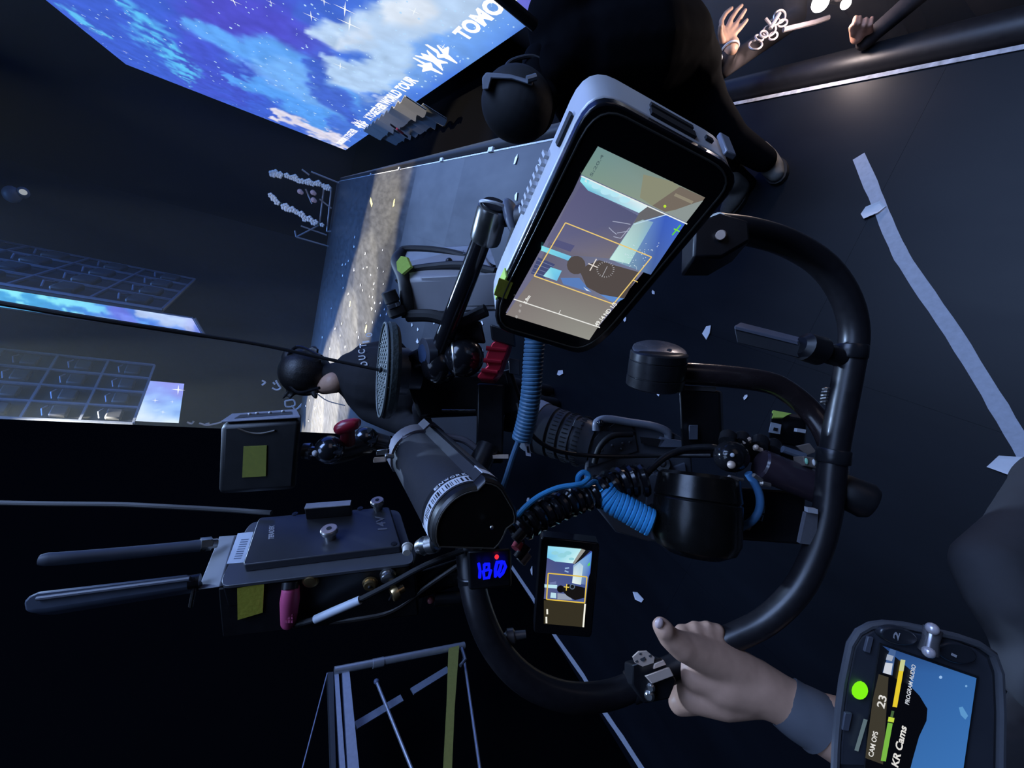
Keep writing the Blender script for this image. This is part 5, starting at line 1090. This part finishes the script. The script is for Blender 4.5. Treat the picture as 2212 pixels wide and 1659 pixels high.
# ------------------------------------------------------------------ cinema camera inside the ring
ca = thing('cinema_camera', P(1350, 1010, .66), 'dark grey camera body with ribbed lens hanging inside the gimbal ring', 'camera')
CB = mat('camera_body_grey', (.085, .092, .112), .42, var=.12, scale=150)
CBL = mat('camera_side_slate', (.15, .17, .22), .4, var=.1)
body_px = [(1262, 1040), (1268, 965), (1280, 920), (1300, 905), (1330, 908), (1440, 926), (1492, 955), (1500, 1060), (1472, 1175), (1400, 1170), (1330, 1150), (1270, 1075)]
obj('camera_body', MB().prism([P(x, y, .635) for x, y in body_px], camdir(.015, .01, .085)), CB, ca, bevel=.003)
obj('side_panel', MB().prism([P(x, y, .6305) for x, y in ((1402, 1028), (1480, 1000), (1488, 1062), (1462, 1172), (1408, 1165), (1396, 1090))], camdir(0, 0, .006)), CBL, ca, bevel=.001)
obj('upper_panel', MB().prism([P(x, y, .631) for x, y in ((1272, 960), (1300, 930), (1372, 940), (1378, 975), (1270, 1010))], camdir(0, 0, .005)), mat('panel_charcoal', (.06, .065, .08), .45), ca, bevel=.001)
obj('top_plate', MB().prism([P(x, y, .628) for x, y in ((1428, 944), (1470, 952), (1500, 958), (1500, 968), (1420, 966))], camdir(0, 0, .03)), CBL, ca, bevel=.001)
obj('top_handle', MB().tube(smooth(PP([(1288, 930, .628), (1290, 912, .628), (1312, 905, .628), (1360, 912, .63), (1410, 920, .632), (1440, 932, .632), (1444, 946, .634)]), 5), .0062, 12), mat('handle_slate', (.24, .26, .31), .35), ca)
obj('handle_slot', MB().prism([P(x, y, .629) for x, y in ((1318, 922), (1330, 914), (1360, 918), (1372, 932), (1362, 940), (1325, 936))], camdir(0, 0, .003)), INK, ca)
obj('handle_slot', MB().prism([P(x, y, .628) for x, y in ((1384, 944), (1436, 950), (1424, 966), (1386, 958))], camdir(0, 0, .003)), INK, ca)
obj('handle_screw', MB().ball(P(1297, 914, .62), .006, 12, 8), CH, ca)
lns = obj('lens', MB().lathe(P(1285, 962, .655), P(1168, 925, .70), [(0, .034), (.1, .036), (.14, .038), (.3, .039), (.31, .0365), (.34, .0365), (.35, .040), (.5, .0405), (.51, .038), (.54, .038), (.55, .0415), (.7, .042), (.71, .0395), (.74, .0395), (.75, .043), (.9, .044), (1, .045)], 40), mat('lens_barrel', (.085, .092, .11), .38, var=.1), ca)
obj('lens_hood', MB().lathe(P(1172, 926, .698), P(1150, 918, .708), [(0, .0455), (.8, .047), (1, .046)], 40), mat('hood_grey', (.34, .38, .45), .4), lns)
for t_ in (.22, .43, .63): 
    c = P(1285, 962, .655).lerp(P(1168, 925, .70), t_); lax = (P(1168, 925, .70) - P(1285, 962, .655)).normalized(); lu = lax.orthogonal().normalized(); lv_ = lax.cross(lu); mb = MB()
    for i in range(36):
        e_ = (lu * math.cos(i * PI / 18) + lv_ * math.sin(i * PI / 18)) * .0415; mb.tube([c + e_ - lax * .004, c + e_ + lax * .004], .0011, 4)
    obj('focus_teeth', mb, BLACK, lns, kind='stuff')
obj('lens_mark', MB().box(P(1248, 916, .637), camdir(.006, .002, 0), camdir(.002, -.005, 0), camdir(0, 0, .001)), mat('mark_grey', (.2, .22, .26), .5), lns)
obj('white_label', MB().prism(PP([(1442, 1047, .628), (1463, 1053, .628), (1459, 1075, .628), (1437, 1070, .628)]), camdir(0, 0, .002)), mat('label_blue_grey', (.42, .47, .58), .5), ca)
kb_ = obj('assign_dial', MB().lathe(P(1431, 1003, .622), P(1433, 1006, .634), [(0, .011), (.2, .013), (1, .013)], 24), BLACKM, ca); obj('dial_cap', MB().ball(P(1431, 1001, .621), .0055, 12, 8), mat('dial_steel', (.3, .31, .34), .3, .7), kb_)
obj('dial_arc', MB().tube(smooth(PP([(1408, 1012, .626), (1414, 1024, .626), (1430, 1030, .626), (1446, 1024, .626), (1458, 1017, .626), (1478, 1022, .626)]), 5), .0012, 6), mat('arc_grey', (.26, .28, .33), .4), ca)
for x, y in ((1310, 955), (1322, 962), (1345, 958), (1300, 972), (1342, 970), (1360, 955)): obj('body_screw', MB().ball(P(x, y, .6305), .0022, 8, 6), mat('screw_slate', (.2, .21, .24), .35, .5), ca)
obj('tall_tab', MB().ppd(P(1488, 922, .625), P(1508, 922, .625), P(1488, 962, .628), P(1488, 922, .64)), CBL, ca, bevel=.001)
# accessory pile right of the camera
ac = thing('accessory_battery', P(1700, 920, .6), 'black battery block with lime tape top and small white label right of the camera', 'battery')
obj('battery_block', MB().ppd(P(1664, 892, .60), P(1742, 906, .605), P(1660, 955, .61), P(1672, 886, .64)), BLACK, ac, bevel=.003)
obj('lime_tape', MB().prism(PP([(1670, 886, .606), (1710, 893, .609), (1700, 897, .600), (1692, 902, .597), (1670, 902, .5965)]), camdir(0, .002, .003)), LIME, ac, 'lime tape')
wl_ = obj('white_label', MB().prism(PP([(1666, 912, .597), (1688, 917, .598), (1685, 938, .600), (1661, 934, .5995)]), camdir(0, 0, .001)), mat('label_cool_white', (.55, .60, .68), .5), ac)
obj('label_print', MB().prism(PP([(1672, 923, .5968), (1681, 925, .597), (1679, 932, .5975), (1670, 930, .5975)]), camdir(0, 0, .0004)), INK, wl_)
obj('bright_clip', MB().box(P(1728, 930, .596), camdir(.0065, .001, 0), camdir(-.0005, .0026, 0), camdir(0, 0, .003)), mat('clip_white', (.55, .58, .64), .4), ac)
rl = thing('rail_clamp', P(1680, 965, .58), 'cluster of small black clamps and tan levers behind the purple grip', 'clamp')
obj('clamp_body', MB().ppd(P(1560, 948, .575), P(1740, 975, .57), P(1570, 992, .585), P(1565, 940, .62)), BLACK, rl, bevel=.004)
for i, (x, y, r_) in enumerate(((1570, 948, .011), (1600, 950, .010), (1640, 958, .011), (1668, 966, .010))): obj('clamp_knob', MB().lathe(P(x, y + 8, .57), P(x + 4, y - 12, .582), [(0, r_), (.8, r_), (1, r_ * .7)], 16), BLACKM, rl)
obj('tan_lever', MB().prism(PP([(1604, 952, .565), (1622, 944, .565), (1624, 950, .565), (1608, 960, .565)]), camdir(0, 0, .004)), TAN, rl, bevel=.0006)
obj('tan_lever', MB().prism(PP([(1722, 964, .562), (1750, 958, .562), (1764, 976, .562), (1742, 984, .562), (1730, 972, .562)]), camdir(0, 0, .004)), mat('dull_tan_metal', (.30, .25, .22), .4, .4), rl, bevel=.0006)
obj('tan_knob', MB().ball(P(1633, 966, .56), .004, 10, 7).tube(PP([(1630, 968, .562), (1645, 972, .565)]), .003, 8), TAN, rl)
obj('slate_bar', MB().tube(PP([(1690, 970, .56), (1738, 986, .556)]), .005, 10), mat('bar_slate', (.10, .12, .16), .35), rl)
# lower module with markings behind the drum
lm_ = thing('marked_module', P(1640, 1110, .60), 'dark module with pale outlined square markings beside the short blue cable', 'module')
obj('module_case', MB().ppd(P(1575, 1052, .60), P(1740, 1062, .59), P(1572, 1165, .605), P(1580, 1052, .64)), BLACK, lm_, bevel=.004)
mk = mat('pale_blue_print', (.10, .13, .16), .5)
for q_ in ([(1645, 1092), (1652, 1094), (1650, 1108), (1642, 1106), (1645, 1092)], [(1642, 1112), (1649, 1114), (1646, 1126), (1638, 1122)]): obj('square_mark', MB().tube([P(x, y, .592) for x, y in q_], .0009, 5), mk, lm_)
obj('grey_tag', MB().prism(PP([(1578, 1121, .59), (1602, 1122, .59), (1624, 1138, .59), (1620, 1146, .59), (1600, 1142, .59), (1588, 1130, .59)]), camdir(0, 0, .003)), mat('tag_grey_tan', (.34, .32, .30), .6), lm_)
mb = MB(); O = P(1586, 1091, .5935); text_on(mb, '28', O, P(1598, 1097, .5935) - O, P(1589, 1081, .5935) - O, .04); mb.prism(PP([(1581, 1094, .5935), (1597, 1098, .5935), (1594, 1103, .5935), (1582, 1099, .5935)]), camdir(0, 0, .0004)); obj('number_mark', mb, mat('number_grey', (.36, .35, .38), .5), lm_)

# ------------------------------------------------------------------ small lower screen
sm = Plane([(1183.6, 1178.7), (1278.5, 1190), (1262, 1353.5), (1174.7, 1346)], depths=[.60, .60, .62, .62])
sv = thing('small_monitor', sm.o, 'small bright monitor showing the stage picture inside the lower ring', 'monitor')
obj('monitor_body', MB().prism(sm.poly(rr([(1168, 1160), (1296, 1174), (1278, 1378), (1152, 1368)], [(.06, .06)] * 4), 0), -sm.n * .022), GLOSS, sv, bevel=.002)
s_ = obj('screen', MB().prism(sm.poly([(1183.6, 1178.7), (1278.5, 1190), (1262, 1353.5), (1174.7, 1346)], .0004), -sm.n * .0008), INK, sv)
def c2(*pts): return [(900 + .2532 * x, 1080 + .2532 * y) for x, y in pts]
pt = Paint(sm); pt.w = .0008
pt.poly(c2((1120, 390), (1495, 435), (1440, 875), (1085, 840)), 0, [(70, 78, 130), (60, 80, 160), (70, 90, 150), (90, 96, 140)])
pt.poly(c2((1120, 390), (1405, 415), (1330, 538), (1180, 522), (1112, 490)), 0, [(150, 226, 250), (190, 240, 246), (214, 250, 250), (150, 220, 240), (120, 200, 240)])
for x, y, r_ in ((1180, 450, 8), (1240, 470, 10), (1290, 450, 8), (1320, 500, 6)): pt.disc(*c2((x, y))[0], r_, (150, 214, 226), r_ * .5)
pt.poly(c2((1405, 415), (1440, 425), (1345, 545), (1330, 538)), (150, 150, 146)); pt.poly(c2((1440, 425), (1480, 435), (1375, 530), (1345, 545)), (20, 20, 24))
pt.poly(c2((1335, 555), (1495, 440), (1480, 620), (1440, 720), (1330, 700)), 0, [(150, 180, 210), (90, 150, 226), (56, 90, 190), (90, 110, 170), (160, 190, 200)])
pt.poly(c2((1340, 570), (1390, 530), (1420, 560), (1400, 720), (1325, 705)), 0, [(190, 214, 226), (170, 206, 236), (190, 214, 226), (220, 236, 230), (236, 250, 246)])
for q_ in ([(1265, 580), (1300, 575)], [(1262, 600), (1295, 612)]): pt.line(c2(*q_), 3, (150, 180, 220))
pt.poly(c2((1090, 715), (1200, 722), (1195, 752), (1090, 742)), (190, 232, 246)); pt.poly(c2((1145, 785), (1190, 790), (1190, 835), (1140, 830)), (190, 226, 240)); pt.poly(c2((1130, 700), (1190, 690), (1190, 715), (1140, 715)), (110, 120, 170))
pt.poly(c2((1200, 790), (1290, 800), (1330, 850), (1200, 842)), (150, 160, 180))
pt.disc(*c2((1228, 755))[0], 8, (16, 14, 18)); pt.poly(c2((1240, 750), (1290, 715), (1330, 720), (1435, 745), (1430, 830), (1350, 850), (1285, 815), (1250, 780)), (22, 20, 20)); pt.disc(*c2((1327, 735))[0], 6, (90, 110, 130)); pt.disc(*c2((1327, 735))[0], 4, (24, 26, 32))
pt.poly(c2((1085, 850), (1432, 875), (1430, 1080), (1085, 1050)), (54, 49, 36))
pt.line(c2((1122, 620), (1452, 652), (1432, 872), (1108, 842), (1122, 620)), 2.6, (232, 196, 76)); pt.line(c2((1255, 735), (1300, 740)), 2, (240, 210, 90)); pt.line(c2((1280, 710), (1275, 768)), 2, (240, 210, 90))
pt.line(c2((1458, 560), (1478, 528)), 2, (90, 220, 60)); pt.line(c2((1460, 540), (1478, 552)), 2, (90, 220, 60))
pt.line(c2((1436, 880), (1420, 1078)), 3.6, (250, 248, 236)); pt.line(c2((1113, 925), (1114, 968)), 3.6, (250, 248, 236)); pt.line(c2((1106, 990), (1107, 1045)), 3.6, (250, 248, 236))
pt.build('screen_picture', picture_mat('monitor_picture', .95), s_)

# ------------------------------------------------------------------ coiled cables and leads
tag(obj('coiled_cable', MB().coil(PP([(1156, 728, .47), (1151, 790, .475), (1147, 850, .48), (1138, 905, .49), (1126, 950, .50)]), .0100, .0027, 27), BLUED), 'dusty blue coiled cable hanging straight down below the monitor', 'cable')
tag(obj('cable_tail', MB().tube(smooth(PP([(1122, 948, .505), (1108, 985, .51), (1092, 1035, .515), (1076, 1080, .52)]), 5), .0036, 10), mat('dim_blue_cable', (.07, .15, .25), .5)), 'flat dim blue cable end slanting down beside the battery tube', 'cable')
tg = obj('cable_tag', MB().prism(PP([(1132, 950, .50), (1143, 950, .50), (1147, 986, .505), (1136, 984, .505)]), camdir(0, 0, .001)), mat('lilac_white_tag', (.52, .52, .60), .6)); tag(tg, 'small white tag hanging under the straight blue coil', 'tag')
obj('tag_print', MB().prism(PP([(1137, 964, .499), (1142, 964, .499), (1144, 978, .503), (1139, 978, .503)]), camdir(0, 0, .0004)), INK, tg)
tag(obj('coiled_cable', MB().coil(PP([(1112, 1150, .50), (1140, 1128, .51), (1190, 1103, .53), (1240, 1082, .55), (1285, 1068, .56)]), .0150, .0050, 10), GLOSS), 'thick black coiled cable, its lower half running to the battery tube', 'cable')
tag(obj('coiled_cable', MB().coil(PP([(1290, 1066, .565), (1320, 1050, .57), (1355, 1040, .575), (1392, 1036, .575)]), .0190, .0056, 5), GLOSS), 'loose black coiled cable in front of the camera side', 'cable')
tag(obj('coiled_cable', MB().coil(PP([(1302, 1062, .560), (1322, 1082, .555), (1350, 1098, .55), (1380, 1115, .545), (1408, 1130, .54)]), .0148, .0040, 12), BLUEC), 'bright blue tightly coiled cable below the camera', 'cable')
tag(obj('blue_lead', MB().tube(smooth(PP([(1106, 1132, .50), (1130, 1100, .505), (1165, 1072, .515), (1205, 1054, .525), (1240, 1048, .53), (1258, 1044, .535), (1272, 1030, .54), (1262, 1020, .54), (1250, 1028, .54), (1250, 1046, .545), (1268, 1050, .55), (1285, 1040, .555), (1296, 1056, .558)]), 6), .0036, 10), BLUEC), 'bright blue lead arching with a loop over the black coil', 'cable')
tag(obj('blue_lead', MB().tube(smooth(PP([(1616, 1022, .545), (1630, 1044, .545), (1641, 1072, .545), (1640, 1100, .548), (1626, 1124, .55), (1600, 1140, .56)]), 6), .0052, 12), mat('mid_blue_cable', (.07, .21, .43), .4)), 'short curved blue cable right of the drum motor', 'cable')
tag(obj('black_lead', MB().tube(smooth(PP([(1118, 870, .56), (1130, 912, .56), (1162, 952, .575), (1205, 974, .59), (1260, 983, .605), (1330, 986, .608), (1420, 984, .60), (1535, 984, .57)]), 6), .0032, 10), BLACKM), 'long black cable sweeping across the lens and camera', 'cable')
tag(obj('black_lead', MB().tube(smooth(PP([(1388, 1034, .56), (1410, 1010, .575), (1440, 986, .585), (1480, 970, .585), (1535, 966, .575), (1570, 975, .57)]), 6), .0048, 12), BLACKM), 'thick black cable arching from the loose coil to the joint knob', 'cable')
tag(obj('black_lead', MB().tube(smooth(PP([(1284, 1000, .615), (1296, 965, .61), (1322, 942, .612), (1365, 938, .62)]), 6), .0045, 12), RUBBER), 'dark cable bending up the camera side beside the lens', 'cable')
tag(obj('coiled_lead', MB().coil(PP([(1390, 1108, .56), (1405, 1098, .565), (1425, 1092, .57)]), .0035, .0022, 6), GLOSS), 'tiny black coil at the end of the bright blue coil', 'cable')
cnx = thing('cable_plugs', P(1120, 1190, .45), 'dark plugs with red rings right of the battery tube end', 'plug')
for (x0, y0, x1, y1, m_) in ((1112, 1168, 1130, 1148, BLACK), (1114, 1186, 1122, 1172, mat('dull_red_ring', (.35, .05, .07), .4)), (1118, 1206, 1138, 1178, BLACKM), (1124, 1215, 1140, 1195, mat('plug_grey', (.13, .12, .13), .4))):
    obj('plug_barrel', MB().tube(PP([(x0, y0, .46), (x1, y1, .465)]), .006, 12), m_, cnx)
co = thing('lead_pair', P(950, 1270, .5), 'pair of dim red tipped connectors under the receiver cables', 'connector')
for y in (1252, 1295): 
    obj('connector_body', MB().tube(PP([(938, y, .49), (1000, y - 4, .50)]), .008, 12), BLACK, co); obj('red_tip', MB().ball(P(930, y + 1, .49), .0045, 10, 7), mat('dim_red_tip', (.40, .12, .13), .5), co)
tag(obj('thumb_clamp', MB().lathe(P(1070, 1380, .475), P(1136, 1370, .478), [(0, .003), (.1, .0045), (.35, .005), (.4, .009), (.6, .009), (.65, .0055), (1, .0045)], 14), mat('dim_clamp_steel', (.16, .16, .17), .35, .6)), 'small dim metal thumb clamp inside the ring below the display', 'clamp')

# ------------------------------------------------------------------ belt pack
bz = .285
pkc = [(1798, 1668), (1800, 1610), (1806, 1540), (1815, 1470), (1832, 1388), (1850, 1360), (1876, 1346), (1905, 1342), (1952, 1346), (2010, 1358), (2070, 1372), (2118, 1388), (2150, 1410), (2164, 1450), (2168, 1540), (2166, 1680)]
pk2 = thing('belt_pack', P(2000, 1520, bz), 'rounded intercom belt pack with lit channel screen and green light at lower right', 'intercom')
BPM = mat('belt_pack_shell', (.032, .034, .042), .48, var=.1)
ctr = (1985, 1520)
obj('shell', MB().prism([P(x, y, bz) for x, y in pkc], ray(*ctr) * .034, 1.07), BPM, pk2, bevel=.006)
inner = [(ctr[0] + (x - ctr[0]) * .905, ctr[1] + (y - ctr[1]) * .905) for x, y in pkc]
obj('face_plate', MB().prism([P(x, y, bz - .002) for x, y in inner], camdir(0, 0, .003)), mat('belt_face', (.040, .044, .056), .42), pk2, bevel=.0012)
obj('shell_rim', MB().tube([P(x, y, bz - .0008) for x, y in [(ctr[0] + (x - ctr[0]) * .97, ctr[1] + (y - ctr[1]) * .97) for x, y in pkc]], .0026, 8), mat('rim_light_grey', (.075, .078, .088), .5), pk2)
def oval(cx_, cy_, a_, b_, th, n=22): return [(cx_ + a_ * math.cos(t_) * math.cos(th) - b_ * math.sin(t_) * math.sin(th), cy_ + a_ * math.cos(t_) * math.sin(th) + b_ * math.sin(t_) * math.cos(th)) for t_ in [2 * PI * i / n for i in range(n)]]
for cx_, cy_, a_, b_, th, dg in ((1944, 1375, 41, 19, .22, '2'), (2070, 1412, 43, 22, .25, '1')):
    kb_ = obj('channel_button', MB().prism([P(x, y, bz - .007) for x, y in oval(cx_, cy_, a_, b_, th)], camdir(0, .001, .006), 1.06), mat('button_black', (.022, .024, .030), .3), pk2, bevel=.0012)
    mb = MB(); O = P(cx_ - 4, cy_ + 9, bz - .0078); text_on(mb, dg, O, (P(cx_ + 1, cy_ - 7, bz - .0078) - O) * (1 if dg == '2' else .32), P(cx_ - 16, cy_ + 3, bz - .0078) - O, .03); obj('button_number', mb, mat('number_pale', (.45, .44, .46), .5), kb_)
obj('rocker_stem', MB().tube([P(2015, 1358, bz - .006), P(2010, 1384, bz - .008), P(2005, 1408, bz - .008)], [.0052, .0045, .0055], 14), mat('rocker_chrome', (.34, .32, .33), .22, .8), pk2)
for x, y in ((2014, 1358), (2006, 1408)): obj('rocker_tip', MB().ball(P(x, y, bz - .0105), .0038, 12, 8), mat('rocker_tip', (.62, .56, .58), .25, .4), pk2)
obj('green_light', MB().ball(P(1857, 1491, bz - .003), (.0048, .0062, .0035), 14, 9, (camdir(.9, .4, 0).normalized(), camdir(-.4, .9, 0).normalized(), camdir(0, 0, 1))), glow('green_led', (.22, .90, .01), 1.), pk2)
for q_ in ([(1876, 1376), (1888, 1378), (1880, 1412), (1868, 1408)], [(1826, 1540), (1842, 1542), (1834, 1580), (1820, 1578)]): obj('side_key', MB().prism([P(x, y, bz - .0042) for x, y in q_], camdir(0, 0, .002)), mat('key_slate', (.085, .092, .115), .4), pk2, bevel=.0004)
bs = Plane([(1900, 1392), (2112, 1462), (2096, 1668), (1862, 1640)], depths=[bz - .0035] * 4)
SCB = [(1902, 1390), (2114, 1462), (2082, 1672), (1868, 1668), (1876, 1560)]
s2 = obj('screen', MB().prism(bs.poly(SCB, 0), camdir(0, 0, .001)), INK, pk2)
pt = Paint(bs)
pt.poly([(1905, 1394), (2108, 1464), (2078, 1672), (1960, 1672), (1958, 1500), (1970, 1450)], 0, [(40, 66, 118), (52, 104, 170), (60, 116, 184), (58, 112, 178), (54, 106, 172), (50, 96, 160)])
pt.poly([(1902, 1450), (1964, 1480), (1985, 1502), (2002, 1530), (2000, 1556), (1984, 1590), (1970, 1640), (1962, 1672), (1868, 1668), (1872, 1560)], (7, 9, 16))
pt.poly([(1897, 1455), (1918, 1462), (1906, 1650), (1868, 1636), (1872, 1600), (1884, 1510)], (62, 58, 48)); pt.poly([(1921, 1400), (1934, 1404), (1926, 1458), (1905, 1452)], (70, 100, 150))
pt.poly([(1911, 1430), (1927, 1432), (1923, 1457), (1906, 1452)], (206, 212, 224)); pt.poly([(1915, 1412), (1929, 1416), (1925, 1427), (1912, 1424)], (160, 170, 190))
pt.line([(1949, 1424), (1931, 1526)], 10, (232, 204, 48)); pt.line([(1949, 1424), (1945, 1448)], 10, (200, 206, 150)); pt.line([(1927, 1534), (1924, 1548)], 6, (70, 100, 60)); pt.line([(1924, 1548), (1922, 1558)], 13, (196, 220, 70)); pt.line([(1921, 1560), (1906, 1642)], 11, (122, 186, 70)); pt.line([(1868, 1552), (1848, 1620)], 9, (92, 110, 118))
W2 = (226, 224, 220)
pt.text('KR Cams', (1938, 1657), (1957, 1570), (-15, -9), W2, .03); pt.text('CAM OPS', (1884, 1634), (1895, 1580), (-11, -4), W2, .02); pt.text('23', (1908, 1530), (1914, 1504), (-17, -7), W2, .02)
pt.text('PROGRAM AUDIO', (1961, 1521), (1976, 1436), (-9, -4), (206, 212, 222), .02)
pt.disc(2029, 1461, 3.5, (150, 190, 236)); pt.disc(2084, 1480, 2.5, (120, 170, 220)); pt.poly([(2068, 1526), (2076, 1524), (2088, 1544), (2082, 1552), (2072, 1542)], (92, 152, 206))
pt.build('screen_picture', picture_mat('monitor_picture', .95), s2)

# ------------------------------------------------------------------ aluminium frame beyond the stage edge
fr = thing('aluminium_frame', PX(1000, 1395, -2.7), 'pale aluminium frame of tubes with a yellow strap at bottom left of the picture', 'frame')
def fx(x, y, X=-2.7): return PX(x, y, X)
obj('upright_tube', MB().tube([fx(722, 1449), fx(1003, 1394)], .024, 16), ALU, fr); obj('tube_sleeve', MB().tube([fx(805, 1434), fx(828, 1429)], .029, 16), ALU, fr)
obj('wide_rail', MB().prism([fx(739, 1444), fx(754, 1442), fx(777, 1670), fx(752, 1670)], Vector((-.05, 0, 0))), mat('pale_rail', (.50, .53, .62), .4, .4), fr); obj('thin_rail', MB().prism([fx(722, 1449), fx(731, 1448), fx(747, 1670), fx(735, 1670)], Vector((-.05, 0, 0))), mat('pale_rail', (.5, .53, .62), .4), fr)
obj('dark_rail', MB().prism([fx(708, 1452), fx(720, 1451), fx(726, 1670), fx(716, 1670)], Vector((-.05, 0, 0))), DGREY, fr); obj('thin_wire', MB().tube([fx(707, 1454), fx(650, 1672)], .004, 6), ALU, fr)
for (x0, y0), (x1, y1), r_ in (((813, 1472), (893, 1670), .010), ((1003, 1425), (1038, 1670), .010)):
    obj('brace_rod', MB().tube([fx(x0, y0, -2.72), fx(x1, y1, -2.72)], r_, 10), ALU, fr); obj('rod_end', MB().ball(fx(x0, y0, -2.72), r_ * 1.7, 10, 7), mat('rod_end_blue', (.12, .15, .24), .4), fr)
for (x0, y0), (x1, y1) in (((768, 1568), (868, 1508)), ((890, 1494), (968, 1446))): 
    u0, u1 = fx(x0, y0, -2.8), fx(x1, y1, -2.8); obj('flat_brace', MB().box((u0 + u1) / 2, (u1 - u0) / 2, (u1 - u0).cross(Vector((1, 0, 0))).normalized() * .022, Vector((.006, 0, 0))), mat('brace_blue_grey', (.28, .32, .40), .45, .3), fr)
obj('yellow_strap', MB().prism([fx(970, 1400, -2.66), fx(992, 1394, -2.66), fx(982, 1530, -2.66), fx(976, 1672, -2.66), fx(958, 1672, -2.66), fx(966, 1520, -2.66)], Vector((-.02, 0, 0))), mat('olive_yellow_strap', (.30, .28, .06), .7), fr, 'olive yellow strap')
obj('frame_hook', MB().tube([fx(998, 1400, -2.66), fx(1005, 1425, -2.66), fx(994, 1438, -2.66)], .012, 8), mat('hook_steel', (.2, .22, .26), .35, .7), fr)
